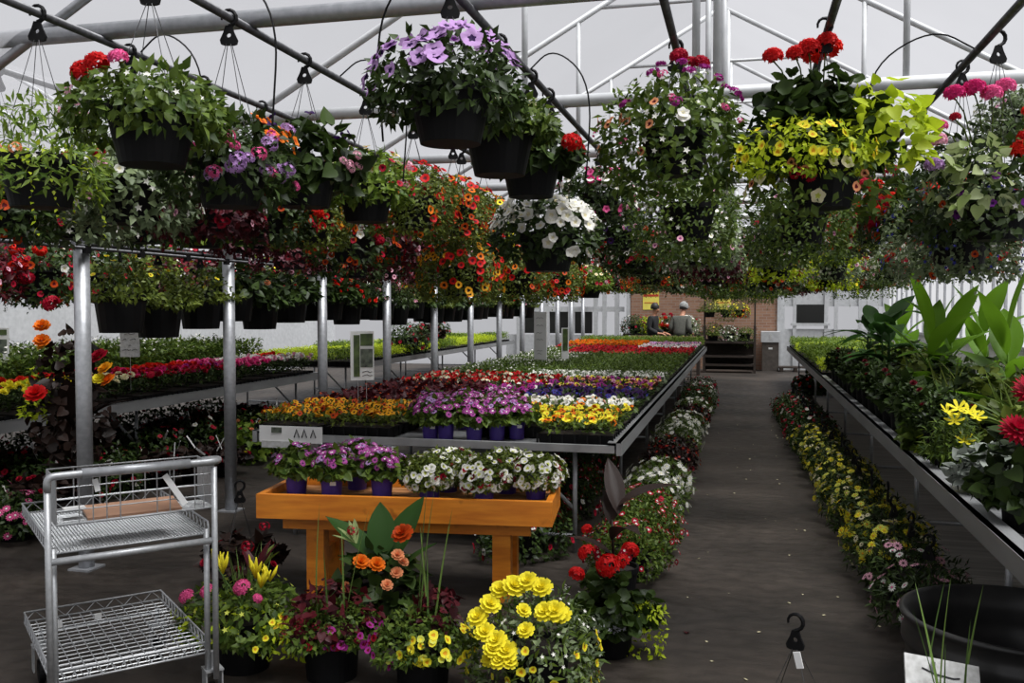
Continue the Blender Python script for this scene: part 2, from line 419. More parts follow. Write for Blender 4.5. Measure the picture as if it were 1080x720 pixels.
def fl_points(rg, R, up, down, st):
    t, col, eye, n, where = st[:5]; sz = st[5] if len(st) > 5 else 1
    zl, zh, phi, sp = -.85 if down > 0 else .05, .98, None, 180
    if where == 'top': zl, zh = .35, 1
    elif where == 'low': zl, zh = -1, .15
    elif where == 'mid': zl, zh = -.35, .6
    elif isinstance(where, tuple): phi, sp, zl, zh = where
    P, N = dome(rg, n, R * 1.03, up * 1.04, down, zl, zh, phi, sp)
    N = N + rg.normal(size=N.shape) * .22; N[:, 2] += .18
    if t in ('ger', 'ver'): N[:, 2] += .5; P[:, 2] += .02
    return P, N, SIZE[t] * sz * rg.uniform(.85, 1.15, n)
_bc = {}
def blossom_mesh(R, up, down, sets, seed):
    k = (round(R, 3), round(up, 3), round(down, 3), tuple(sets), seed)
    if k in _bc: return _bc[k]
    rg = np.random.default_rng(seed); parts = []; mats = []
    for st in sets:
        P, N, S = fl_points(rg, R, up, down, st)
        parts.append((*scat(T[st[0]], P, faceB(N, rg), S), len(mats))); mats += [petal(C[st[1]]), petal(C[st[2]])]
    V, TT, MM = join(parts); _bc[k] = npmesh('blossom', V, TT, MM, mats); return _bc[k]
def place_flowers(parent, R, up, down, sets, seed, z0, names=None):
    rg = np.random.default_rng(seed)
    for st in sets:
        P, N, S = fl_points(rg, R, up, down, st); B = faceB(N, rg); me = fmesh(*st[:3])
        for i in range(len(P)):
            o = bpy.data.objects.new('flower_head' if st[0] in ('ger', 'ver', 'dahl', 'bego') else 'flower', me); COL.objects.link(o); o.parent = parent
            m = Matrix(B[i].tolist()).to_4x4(); m.translation = Vector(P[i].tolist()) + Vector((0, 0, z0))
            o.matrix_local = m @ Matrix.Diagonal((S[i], S[i], S[i], 1))

def stemmed(parent, t, col, eye, pos, s, foot, lm='mid'):
    o = put('flower_head', fmesh(t, col, eye), parent, pos); o.scale = (s, s, s)
    p, q = Vector(foot), Vector(pos)
    MB().path([p, p.lerp(q, .5) + Vector((0, 0, .03)), q - Vector((0, 0, s * .3))], .0032, 5).build('stem', LF[lm], parent)
    return o
ORD = 'first second third fourth fifth sixth seventh eighth ninth tenth eleventh twelfth thirteenth fourteenth fifteenth sixteenth seventeenth eighteenth nineteenth twentieth'.split()
def ordi(i):
    if i < 20: return ORD[i]
    if i == 29: return 'thirtieth'
    if i == 39: return 'fortieth'
    return ('twenty-' if i < 29 else 'thirty-' if i < 39 else 'forty-') + ORD[(i - 20) % 10]

_pc = {}
def potmesh(rt, rb, h, n=28, mat='blackp', lip=.012):
    k = (rt, rb, h, n, mat)
    if k not in _pc:
        b = MB()
        b.lathe([(0.0001, 0), (rb, 0), (rt * .97 + rb * .03 - .006, h - .03), (rt, h - .03), (rt, h), (rt - lip, h), (rt - lip - .005, h - .025)], n)
        b.lathe([(rt - lip - .004, h - .025), (0.0001, h - .022)], n, m=1)
        _pc[k] = b.mesh('pot', [M[mat], M['soil']], False)
    return _pc[k]
_hc = {}
def hangermesh(r):
    if r not in _hc:
        b = MB()
        for k in range(4):
            a = PI / 4 + k * PI / 2; b.path([(r * math.cos(a), r * math.sin(a), 0), (.012 * math.cos(a), .012 * math.sin(a), 1)], .0016, 4)
        _hc[r] = b.mesh('hanger', M['wire'])
    return _hc[r]
def hookmesh():
    if 'h' not in _hc:
        b = MB()   # flat plate with a round hole and a curved hook above
        n = 12; outer = [(.03, 0), (.034, .015), (.02, .045), (.012, .07), (-.012, .07), (-.02, .045), (-.034, .015), (-.03, 0), (-.018, -.004), (-.006, -.004), (.006, -.004), (.018, -.004)]
        inner = [(.009 * math.cos(2 * PI * (k + 1) / n - PI / 6), .034 + .009 * math.sin(2 * PI * (k + 1) / n - PI / 6)) for k in range(n)]
        for y in (-.006, .006): pass
        vs = [(x, -.006, z) for x, z in outer] + [(x, -.006, z) for x, z in inner] + [(x, .006, z) for x, z in outer] + [(x, .006, z) for x, z in inner]
        # order the hole so both rings turn the same way
        inn = sorted(range(n), key=lambda k: math.atan2(inner[k][1] - .034, inner[k][0])); out = sorted(range(n), key=lambda k: math.atan2(outer[k][1] - .034, outer[k][0]))
        fs = []
        for i in range(n):
            a, a2 = out[i], out[(i + 1) % n]; c, c2 = inn[i] + n, inn[(i + 1) % n] + n
            fs += [(a, a2, c2, c), (a + 2 * n, c + 2 * n, c2 + 2 * n, a2 + 2 * n), (a, a + 2 * n, a2 + 2 * n, a2), (c, c2, c2 + 2 * n, c + 2 * n)]
        b.add(vs, fs)
        b.path([(.0, 0, .068)] + [(.028 * math.cos(t), 0, .1 + .03 * math.sin(t)) for t in np.linspace(-1.2, 3.4, 10)], [.008] * 6 + [.007, .006, .006, .005, .004], 6)
        _hc['h'] = b.mesh('hook', M['blackp'])
    return _hc['h']

# ------------------------------------------------------------------ plant mixes: foliage, leaf, R, up, down, flower sets, words
PR = {
 'lowleaf': ('lush', 'dark', .29, .26, .03, [('bego', 'peach', 'orng', 2, 'top', .8), ('bego', 'yel', 'gold', 1, 'mid', .8)], 'broad dark leaves'),
 'lowlime': ('small', 'olive', .3, .27, .04, [('cal', 'yel', 'gold', 5, 'top', 1.3)], 'olive green leaves'),
 'lowred': ('lush', 'dark', .28, .22, .03, [('bego', 'scar', 'red', 16, (-80, 100, -.3, .7), .8)], 'dark leaves and scarlet begonias'),
 'lowwhite': ('small', 'dark', .3, .24, .04, [('cal', 'lpink', 'crim', 16, 'all', 1.2), ('tiny', 'white', 'white', 14, 'all', 1.4)], 'dark leaves and blush flowers'),
 'geran': ('round', 'dark', .25, .2, .05, [('ger', 'red', 'scar', 5, 'top')], 'red geraniums'),
 'b_first': ('small', 'mid', .27, .13, .1, [('ger', 'red', 'scar', 3, (205, 35, .45, .8)), ('ger', 'pink', 'lpink', 1, (250, 15, .8, .9), .8), ('cal', 'lpink', 'grey', 16, (185, 40, -.1, .5)), ('tiny', 'white', 'white', 14, 'mid')], 'red and pink geraniums'),
 'lilacmix': ('small', 'dark', .27, .17, .16, [('ver', 'lil', 'dais', 12, (-40, 50, -.8, .5), 1.1), ('ver', 'pink', 'lil', 8, (-50, 60, -.8, .3), 1.0), ('cal', 'orng', 'dor', 18, (-10, 50, .3, .9), 1.3), ('ger', 'red', 'scar', 1, (190, 20, .6, .8)), ('pet', 'dpurp', 'brown', 4, (-20, 60, .5, .9), .8)], 'lilac petunias and pink trailers'),
 'leafy': ('lush', 'dark', .26, .22, .1, [('pet', 'dpurp', 'brown', 7, 'top', .8), ('ver', 'lpink', 'white', 7, (-20, 50, -1, .1), .8)], 'dark leaves and purple petunias'),
 'cream': ('small', 'bright', .26, .2, .1, [('cal', 'crim', 'maroon', 34, 'all', 1.4), ('cal', 'cream', 'gold', 24, 'top', 1.4), ('ver', 'lpink', 'pink', 6, 'mid')], 'crimson and cream calibrachoa'),
 'redcal': ('tiny', 'olive', .29, .2, .22, [('cal', 'red', 'maroon', 56, 'all', 1.65), ('cal', 'dor', 'maroon', 30, 'all', 1.6), ('cal', 'orng', 'brown', 16, 'low', 1.5)], 'red and rust calibrachoa'),
 'orgcal': ('tiny', 'olive', .29, .2, .24, [('cal', 'orng', 'brown', 40, 'all', 1.6), ('cal', 'dor', 'brown', 24, 'all', 1.6), ('cal', 'red', 'maroon', 36, 'all', 1.6)], 'orange and red calibrachoa'),
 'yelcal': ('tiny', 'olive', .28, .2, .2, [('cal', 'yel', 'brown', 60, 'all', 1.6), ('cal', 'orng', 'brown', 16, 'all', 1.5), ('cal', 'red', 'maroon', 20, 'low', 1.5)], 'yellow and orange calibrachoa'),
 'goldcal': ('tiny', 'olive', .29, .2, .22, [('cal', 'gold', 'brown', 50, 'all', 1.55), ('cal', 'red', 'maroon', 30, (-60, 90, -.6, .8), 1.6), ('cal', 'orng', 'brown', 18, 'all', 1.5)], 'golden calibrachoa with red'),
 'fern': ('thin', 'bright', .27, .24, .14, [('ver', 'white', 'white', 9, (185, 40, -.5, .3)), ('ver', 'peach', 'orng', 4, (-80, 70, -.6, .2)), ('tiny', 'white', 'white', 10, 'all')], 'feathery green leaves and white verbena'),
 'lilac': ('small', 'dark', .275, .2, .1, [('pet', 'lil', 'dpurp', 15, (-135, 45, .1, .75), 1.0), ('pet', 'lil', 'dpurp', 15, (-45, 60, .3, .85), 1), ('pet', 'lil', 'purp', 12, 'top'), ('pet', 'lil', 'dpurp', 4, (200, 30, -.5, .1), .8)], 'lilac petunias'),
 'whitepet': ('small', 'dark', .27, .2, .13, [('pet', 'white', 'cream', 60, (-90, 130, .05, .75), .9), ('pet', 'white', 'cream', 24, 'top', .9), ('pet', 'white', 'cream', 5, (-70, 40, -.9, -.3), .9)], 'massed white petunias'),
 'whiteleaf': ('small', 'mid', .25, .14, .03, [('pet', 'cream', 'lime', 12, 'top', .9)], 'cream white petunias'),
 'redger': ('lush', 'dark', .24, .13, .03, [('ger', 'red', 'scar', 4, (-20, 60, -.1, .5), 1.1), ('tiny', 'white', 'white', 8, 'top')], 'scarlet geraniums spilling over one side'),
 'pinkwhite': ('small', 'dark', .29, .2, .2, [('pet', 'hot', 'white', 20, 'top', .9), ('pet', 'pink', 'hot', 18, 'all', .9), ('pet', 'white', 'cream', 34, 'all', .9)], 'pink and white petunias'),
 'purpyel': ('small', 'dark', .28, .18, .2, [('pet', 'dpurp', 'brown', 14, 'all', .9), ('pet', 'lil', 'dpurp', 6, 'mid', .8), ('pet', 'yel', 'gold', 4, 'top', .9), ('ver', 'dor', 'orng', 4, 'low')], 'dark purple and yellow petunias'),
 'dmix': ('small', 'mid', .30, .27, .24, [('ver', 'mag', 'white', 12, (-95, 80, .05, .9), 1.0), ('tiny', 'white', 'lpink', 30, (-95, 85, .1, .95)), ('ver', 'pink', 'hot', 7, 'mid', .8), ('ger', 'crim', 'hot', 3, (-60, 90, .85, 1), .85), ('cal', 'peach', 'maroon', 10, (200, 50, -.5, .3), 1.2), ('tiny', 'white', 'white', 40, 'low', 1.3), ('pet', 'white', 'cream', 2, (-85, 10, -.1, .1), .9)], 'magenta and white verbena'),
 'trail': ('tiny', 'mid', .29, .16, .3, [('tiny', 'white', 'white', 40, 'all', 1.2), ('cal', 'lpink', 'mag', 10, 'all')], 'long green trailers'),
 'darkred': ('small', 'maroon', .29, .2, .2, [('pet', 'maroon', 'brown', 26, 'all', .8), ('cal', 'crim', 'maroon', 26, 'all', 1.4), ('cal', 'lpink', 'maroon', 26, 'low', 1.3), ('tiny', 'white', 'white', 20, 'all', 1.3)], 'maroon leaves and dusky pink flowers'),
 'ered': ('small', 'dark', .29, .18, .2, [('ger', 'crim', 'red', 11, 'all', 1.0), ('ger', 'scar', 'red', 8, 'mid', 1.0), ('pet', 'white', 'cream', 18, 'all', .75), ('cal', 'dor', 'maroon', 34, 'low', 1.5), ('cal', 'crim', 'maroon', 24, 'all', 1.4)], 'crimson geraniums and white petunias'),
 'lobelia': ('tiny', 'grey', .3, .2, .26, [('tiny', 'blue', 'lil', 150, 'all', 1.0), ('cal', 'dor', 'maroon', 12, 'low', 1.2), ('ger', 'scar', 'red', 2, (180, 40, .2, .6), .8), ('ver', 'purp', 'lil', 4, 'mid')], 'blue lobelia trailing over the rim'),
 'whitebunch': ('small', 'grey', .29, .18, .2, [('tiny', 'white', 'white', 70, 'all', 1.8), ('cal', 'white', 'cream', 26, 'all', 1.4), ('cal', 'lpink', 'mag', 16, 'all', 1.2), ('ger', 'crim', 'red', 3, 'mid', .8)], 'grey leaves and small white flowers'),
 'limeyel': ('small', 'lime', .28, .16, .2, [('cal', 'yel', 'gold', 26, 'all', 1.3), ('cal', 'crim', 'maroon', 12, 'all', 1.2)], 'lime leaves and yellow flowers'),
 'plainleaf': ('lush', 'bright', .3, .25, .14, [('bego', 'peach', 'orng', 3, 'top', .8), ('bego', 'yel', 'gold', 2, 'mid', .8)], 'broad bright leaves'),
 'redbeg': ('lush', 'dark', .28, .2, .16, [('bego', 'scar', 'red', 14, (-80, 100, -.3, .7), .8)], 'dark leaves and scarlet begonias'),
 'shade': ('small', 'dark', .3, .2, .18, [('cal', 'crim', 'maroon', 26, 'all', 1.4), ('pet', 'white', 'cream', 6, 'all', .8)], 'dark leaves and sparse crimson flowers'),
 'floordaisy': ('thin', 'mid', .27, .16, .14, [('daisy', 'white', 'cream', 80, 'all', 1.45)], 'white daisies'),
 'floorred': ('tiny', 'mid', .27, .17, .14, [('cal', 'crim', 'white', 70, 'all', 1.35)], 'crimson flowers with white eyes'),
 'floormaroon': ('small', 'bronze', .26, .16, .12, [('cal', 'maroon', 'dor', 60, 'all', 1.3)], 'maroon leaves and rusty flowers'),
 'flooryel': ('thin', 'dark', .27, .16, .14, [('daisy', 'yel', 'gold', 26, 'all', 1.3), ('daisy', 'lime', 'gold', 40, 'all', 1.2), ('daisy', 'cream', 'brown', 22, 'all', 1.1)], 'pale yellow daisies'),
 'floorpink': ('thin', 'dark', .26, .16, .14, [('daisy', 'lpink', 'brown', 20, 'all', 1.3), ('daisy', 'white', 'pink', 10, 'all', 1.2)], 'pink and white daisies'),
 'floorhot': ('small', 'dark', .27, .15, .12, [('daisy', 'pink', 'white', 40, 'all', 1.3), ('bego', 'crim', 'red', 4, (20, 30, 0, .6), .7)], 'rose pink flowers'),
 'begred': ('lush', 'bronze', .22, .14, .02, [('bego', 'crim', 'hot', 12, 'all', .7)], 'crimson begonias'),
}
def basket(loc, spec, label, group, drop=.42, near=False, seed=0, rz=0, scale=1.0, name='hanging_basket', cat='hanging basket', hang=True, pot=(.148, .105, .19)):
    kind, lm, R, up, down, sets, words = PR[spec]
    rt, rb, h = pot
    r = thing(name, label, cat, loc, rz, group); r.scale = (scale,) * 3
    put('pot', potmesh(rt, rb, h, 28 if near else 16), r)
    put('foliage', foliage(kind, lm, R, up, down, seed % 3, ({'small': 1750, 'tiny': 2700}.get(kind) if R >= .29 else None) if near else {'small': 850, 'tiny': 1300}.get(kind), trail=8 if down > .15 else 0, tl=down * 1.5), r, (0, 0, h))
    if near: place_flowers(r, R, up, down, sets, seed + 100, h)
    else: put('blossom', blossom_mesh(R, up, down, tuple(sets), seed % 2 + 50), r, (0, 0, h))['kind'] = 'stuff'
    if hang:
        w = put('hanger', hangermesh(rt - .01), r, (0, 0, h)); w.scale = (1, 1, drop)
        put('hook', hookmesh(), r, (0, 0, h + drop))
    return r

# ================================================================== the greenhouse shell
YB, YF = 26.0, -6.0
XL, XP, XR, RX = -11.96, -4.12, 3.72, -.2
EZ, RZ = 2.2, 4.42
b = MB(); b.box(((XL + XR) / 2, (YB + YF) / 2, -.05), (XR - XL + .4, YB - YF + .4, .1)); struct('floor', b, M['floor'])
b = MB(); b.box((2.45, 10.2, .006), (2.3, 19.5, .012))
struct('trim_1', b, M['planks'])
b = MB()
for xa, xb, xc in ((XP, RX, XR), (XL, (XL + XP) / 2, XP)):
    b.add([(xa, YF, EZ), (xb, YF, RZ), (xc, YF, EZ), (xa, YB, EZ), (xb, YB, RZ), (xc, YB, EZ)], [(0, 1, 4, 3), (1, 2, 5, 4)])
struct('ceiling', b, M['film'])
b = MB(); b.box((XR + .03, (YB + YF) / 2, .55), (.04, YB - YF, 1.1), m=1); b.add([(XR + .01, YF, 1.1), (XR + .01, YB, 1.1), (XR + .01, YB, EZ), (XR + .01, YF, EZ)], [(0, 1, 2, 3)])
struct('wall_right', b, [M['sidefilm'], M['white']])
b = MB()
for i in range(40): b.box((XR - .02, -2 + i * .7, 1.65), (.04, .035, 1.1))
b.box((XR - .03, 10, 1.12), (.06, 32, .06))
struct('trim_2', b, M['galv'])
b = MB(); b.box((XL - .03, (YB + YF) / 2, .83), (.04, YB - YF, 1.66), m=1); b.add([(XL - .01, YF, 1.66), (XL - .01, YB, 1.66), (XL - .01, YB, EZ), (XL - .01, YF, EZ)], [(0, 1, 2, 3)])
struct('wall_left', b, [M['sidefilm'], M['paintwhite']])
b = MB()
for xa, xb, xc in ((XP, RX, XR), (XL, (XL + XP) / 2, XP)):
    b.add([(xa, YF, 0), (xc, YF, 0), (xc, YF, EZ), (xb, YF, RZ), (xa, YF, EZ)], [(0, 1, 2, 3, 4)])
struct('wall_front', b, M['sidefilm'])
# back wall: film gables, brick middle, white framed stretch on either side
b = MB()
for xa, xb, xc in ((XP, RX, XR), (XL, (XL + XP) / 2, XP)):
    b.add([(xa, YB, 0), (xc, YB, 0), (xc, YB, EZ), (xb, YB, RZ), (xa, YB, EZ)], [(0, 1, 2, 3, 4)])
struct('wall_back', b, M['sidefilm'])
b = MB(); b.box((-1.05, YB - .12, 1.2), (3.9, .2, 2.4)); struct('wall_brick', b, M['brick'])
b = MB(); b.box((-1.05, YB - .14, 2.46), (4.1, .26, .12)); b.box((-3.07, YB - .14, 1.2), (.1, .26, 2.4)); b.box((.95, YB - .14, 1.2), (.1, .26, 2.4)); struct('trim_3', b, M['paintwhite'])
# white framed end wall beside the bricks, with dark openings
b = MB()
for x in (-4.0, -3.75, -3.4): b.box((x, YB - .1, 1.2), (.12, .1, 2.4))
for x in (-6.2, -5.4, -4.7): b.box((x, YB - .1, 1.2), (.16, .1, 2.4))
b.box((-5.0, YB - .1, 1.62), (3.6, .08, .14)); b.box((-5.0, YB - .1, 2.3), (3.6, .08, .2)); b.box((-4.9, YB - .06, .45), (3.4, .04, .9))
struct('trim_4', b, M['paintwhite'])
b = MB(); b.box((-5.05, YB - .07, 1.25), (.55, .03, .62)); b.box((-4.35, YB - .07, 1.25), (.5, .03, .62)); b.box((-5.8, YB - .07, 1.25), (.6, .03, .62)); struct('window_1', b, M['darkpane'])
# white wall and window past the brick on the other side
b = MB(); b.box((2.3, YB - .06, .55), (2.6, .05, 1.1)); b.box((2.3, YB - .06, 1.95), (2.6, .05, .5))
for x in (1.05, 1.35, 2.15, 2.4, 3.0, 3.6): b.box((x, YB - .09, 1.1), (.09, .07, 2.2))
b.box((1.75, YB - .1, 1.22), (1.0, .09, .07))
struct('trim_5', b, M['paintwhite'])
b = MB(); b.box((1.74, YB - .08, 1.5), (.72, .03, .5)); struct('window_2', b, M['darkpane'])

# posts, trusses, hanging pipes -------------------------------------------------
TY = [3.38 + 1.757 * k for k in range(13)]
for i, y in enumerate(TY):
    pb = MB(); pb.lathe([(.0001, 0), (.049, 0), (.049, EZ), (.0001, EZ)], 20)
    o = thing('support_post', f'round grey steel post, {ordi(i - 1) if i else "the one"} in the row between the two bays' if i else 'round grey steel post closest to the camera in the row between the bays', 'post', (XP, y, 0), 0, 'steel posts between the two bays')
    pb.build('shaft', M['galv'], o, True)
    fb = MB(); fb.box((0, 0, .006), (.16, .16, .012)); fb.build('base_plate', M['galv'], o)
    cb = MB(); cb.lathe([(.058, EZ - .11), (.058, EZ - .03)], 20); cb.build('collar', M['galv'], o, True)
def truss(y, i, x0, x1, word):
    o = thing('roof_truss', f'pale steel roof truss, {ordi(i)} from the front {word}', 'roof truss', (0, y, 0), 0, 'roof trusses ' + word)
    xm = (x0 + x1) / 2; s = (RZ - EZ) / (xm - x0); cx = (2.84 - EZ) / s
    mt = M['galv'] if i < 1 else M['paintwhite']
    rr = lambda x: EZ - .04 + s * min(x - x0, x1 - x)
    MB().tube((x0 + cx - .25, 0, 2.84), (x1 - cx + .25, 0, 2.84), .036, 12).build('bottom_chord', M['galv'] if i == 0 else mt, o, True)
    MB().tube((x0, 0, EZ - .04), (xm, 0, RZ - .04), .021, 10).build('rafter', mt, o, True)
    MB().tube((xm, 0, RZ - .04), (x1, 0, EZ - .04), .021, 10).build('rafter', mt, o, True)
    for dx in (-.055, .055): MB().tube((xm + dx, 0, 2.84), (xm + dx, 0, RZ - .07), .022, 10).build('king_post', mt, o, True)
    for dx in (-1.0, 1.0): MB().tube((xm + dx, 0, 2.84), (xm + dx, 0, rr(xm + dx)), .017, 10).build('strut', mt, o, True)
    cz = 3.9; h = xm - x0 - (cz - EZ + .04) / s; MB().tube((xm - h, 0, cz), (xm + h, 0, cz), .014, 8).build('collar_tie', mt, o, True)
for i, y in enumerate(TY): truss(y, i, XP, XR, 'over the aisle bay')
for i, y in enumerate(TY[1:]): truss(y, i, XL, XP, 'over the far bay')
gb = MB(); gb.box((XP, 10, EZ + .03), (.22, 32, .05)); gb.box((XP - .1, 10, EZ + .08), (.02, 32, .1)); gb.box((XP + .1, 10, EZ + .08), (.02, 32, .1)); struct('trim_6', gb, M['darksteel'])

PZ = 2.80
LINES = dict(C=-3.36, A=-2.58, B=-1.91, Fa=-.99, D=-.285, Dp=.32, E=.97, G=1.75, L=-4.32, K0=-5.05, K1=-5.7, K2=-6.6, K3=-7.7)
LW = dict(C='fourth long-bench pipe', A='third long-bench pipe', B='second long-bench pipe', Fa='first long-bench pipe',
          D='bench-side aisle pipe', Dp='middle aisle pipe', E='canna-bench edge pipe', G='inner canna-bench pipe', L='low pipe behind the grey posts',
          K0='low pipe over the far bench', K1='first far-bay pipe', K2='second far-bay pipe', K3='third far-bay pipe')
LZ = {k: PZ for k in LINES}; LZ['L'] = 2.12; LZ['K0'] = 2.3; LZ['K1'] = 2.5; LZ['K2'] = 2.5; LZ['K3'] = 2.5
for k, X in LINES.items():
    if k in ('L',): y0, y1 = 3.2, 24.6
    else: y0, y1 = 1.2, 25.2
    o = tag(MB().tube((X, y0, LZ[k]), (X, y1, LZ[k]), .017, 8).build('hanging_pipe', M['darksteel'], None, True), 'dark pipe with baskets, the ' + LW[k], 'pipe', 'pipes the baskets hang from')
o = tag(MB().tube((XP + .07, 3.3, 2.07), (XP + .07, 24.5, 2.07), .012, 8).build('irrigation_pipe', M['darksteel'], None, True), 'thin dark water pipe clipped along the row of grey posts', 'pipe')
cb_ = MB()
for i in range(26): cb_.box((XP + .07, 4.0 + .55 * i, 2.06), (.03, .05, .045))
cb_.build('drip_valve', M['blackp'], o)['kind'] = 'stuff'
# drip tubes: thin black hoses looping down from the pipes
for i, (k, y, dx, dz) in enumerate((('B', 4.2, .35, .5), ('B', 3.0, .3, .45), ('Fa', 3.15, -.32, .5), ('Fa', 4.3, .3, .5), ('E', 3.3, .3, .45), ('A', 3.6, .3, .5), ('C', 4.3, .3, .5), ('E', 4.4, -.45, .4))):
    X = LINES[k]; pts = bent([(X, y, PZ), (X + dx * .4, y + .02, PZ + .12), (X + dx, y + .05, PZ - .05), (X + dx * .9, y + .05, PZ - dz)], 7, .5)
    words = ('curving off the second long bench pipe past a lilac basket', 'beside the basket of red and dusty pink geraniums', 'looping above the big lilac petunia basket', 'dangling near the white and scarlet baskets', 'arching over the pink geranium basket', 'beside the feathery green basket', 'dangling from the fourth long bench pipe', 'swinging from the canna bench pipe toward the aisle')[i]
    tag(MB().path(pts, .004, 5).build('drip_hose', M['blackp']), 'thin black drip hose ' + words, 'hose', 'drip hoses')

# ================================================================== hanging baskets
GRP = 'hanging flower baskets'
COUNT = {k: 0 for k in LINES}; LASTY = {}
def NB(k, x, y, spec, near=True, look=None, scale=1., rz=None, low=0):
    X = LINES[k]; P = atX(x, y, X); COUNT[k] += 1; LASTY[k] = max(P.y, LASTY.get(k, -9))
    h = .19 * scale; drop = (LZ[k] - .102 * scale - P.z) / scale
    w = look or PR[spec][6]
    return basket((P.x, P.y, P.z - h), spec, f'basket of {w}, {ordi(COUNT[k] - 1)} on {LW[k]}' if not look else look, GRP, max(.12, drop), near, COUNT[k] * 7 + int(x), rz if rz is not None else YAW, scale)
NB('B', 160, 114, 'b_first', look='black hanging basket of red and dusty pink geraniums with its pot fully in view')
NB('B', 243, 166, 'lilacmix', look='hanging basket of lilac petunias with orange and pink trailers behind the bare black pot')
NB('B', 322, 174, 'leafy', look='hanging basket of dark leaves with deep purple petunias and pale trailing verbena')
NB('B', 386, 196, 'cream', look='hanging basket of crimson and cream calibrachoa above its plain black pot')
NB('B', 436, 208, 'redcal', look='hanging basket covered in red and rust calibrachoa beside the crimson and cream one')
NB('B', 478, 218, 'orgcal', look='hanging basket covered in orange and red calibrachoa next to a yellow one')
NB('B', 510, 232, 'yelcal', look='hanging basket of yellow calibrachoa beside the massed white petunias')
fern_ = NB('A', 42, 166, 'fern', look='hanging basket of feathery green leaves with white verbena and trailing vines')
put('trailing_vine', foliage('tiny', 'lime', .2, .03, .06, 1, 90, 9, .34), fern_, (0, 0, .2))['label'] = 'lime trailing vines'
NB('A', 138, 190, 'whitebunch', near=True, look='hanging basket of many small white flowers under the first red geranium basket')
NB('A', 216, 206, 'darkred'); NB('A', 277, 216, 'ered'); NB('A', 326, 224, 'goldcal')
NB('C', 0, 205, 'ered'); NB('C', 84, 214, 'whitebunch'); NB('C', 155, 222, 'shade'); NB('C', 213, 230, 'plainleaf'); NB('C', 262, 238, 'darkred')
NB('Fa', 475, 94, 'lilac', look='large hanging basket of lilac petunias with dark eyes hung highest by the aisle')
NB('Fa', 527, 137, 'whiteleaf', look='hanging basket of cream white petunias tucked behind the large lilac one')
NB('Fa', 560, 166, 'redger', look='hanging basket with scarlet geraniums spilling over one side')
NB('Fa', 632, 205, 'pinkwhite', look='hanging basket of hot pink and white petunias behind the scarlet geraniums')
NB('Fa', 655, 240, 'purpyel'); NB('Fa', 668, 262, 'ered')
NB('D', 712, 140, 'dmix', look='hanging basket of magenta and white verbena topped by crimson geraniums')
NB('D', 726, 215, 'trail', look='hanging basket with long green trailers and tiny white flowers above the aisle')
NB('D', 738, 250, 'whitebunch'); NB('D', 746, 262, 'darkred')
# the tall mixed basket over the aisle
P = atX(868, 166, LINES['Dp'] - .02); COUNT['Dp'] = 1; LASTY['Dp'] = P.y
r = basket((P.x, P.y, P.z - .2), 'limeyel', 'tall hanging basket of scarlet geraniums, yellow calibrachoa and lime sweet potato leaves', GRP, 2.70 - P.z, False, 3, YAW)
for ch in list(r.children):
    if ch.name.split('.')[0] in ('foliage', 'blossom'): bpy.data.objects.remove(ch)
z0 = .19
o = put('geranium_leaves', foliage('round', 'dark', .26, .37, 0, 1, 760), r, (-.02, .05, z0)); o['label'] = 'dark round geranium leaves'
place_flowers(r, .16, .42, 0, [('ger', 'scar', 'red', 2, (100, 60, .93, .98), 1.25)], 11, z0)
for dx, dz, s in ((-.2, .4, .052), (-.06, .43, .06), (.01, .46, .052), (-.11, .41, .05)):
    stemmed(r, 'ger', 'red', 'scar', (dx, 0, z0 + dz), s, (dx * .6, .03, z0 + dz * .6))
o = put('calibrachoa_leaves', foliage('tiny', 'lime', .25, .15, .08, 2, 1100), r, (-.12, -.1, z0)); o['label'] = 'small lime leaves with yellow flowers'
place_flowers(o, .24, .12, .06, [('cal', 'yel', 'gold', 26, (-110, 80, -.6, .9), 1.2)], 12, 0)
o = put('sweet_potato_leaves', foliage('mids', 'lime', .17, .2, .12, 0, 190), r, (.2, -.1, z0 + .1)); o['label'] = 'large lime sweet potato leaves'
o = put('trailing_leaves', foliage('small', 'mid', .29, .05, .22, 1, 700, 10, .3), r, (0, 0, z0))
place_flowers(o, .27, .05, .22, [('pet', 'cream', 'lime', 7, (-150, 60, -.8, -.1), .8), ('ver', 'crim', 'pink', 2, (-115, 20, -.6, -.2), 1.1), ('cal', 'peach', 'maroon', 6, (-120, 70, -.9, 0), 1.1)], 13, 0)
NB('Dp', 846, 222, 'trail'); NB('Dp', 830, 245, 'shade'); NB('Dp', 822, 258, 'whitebunch')
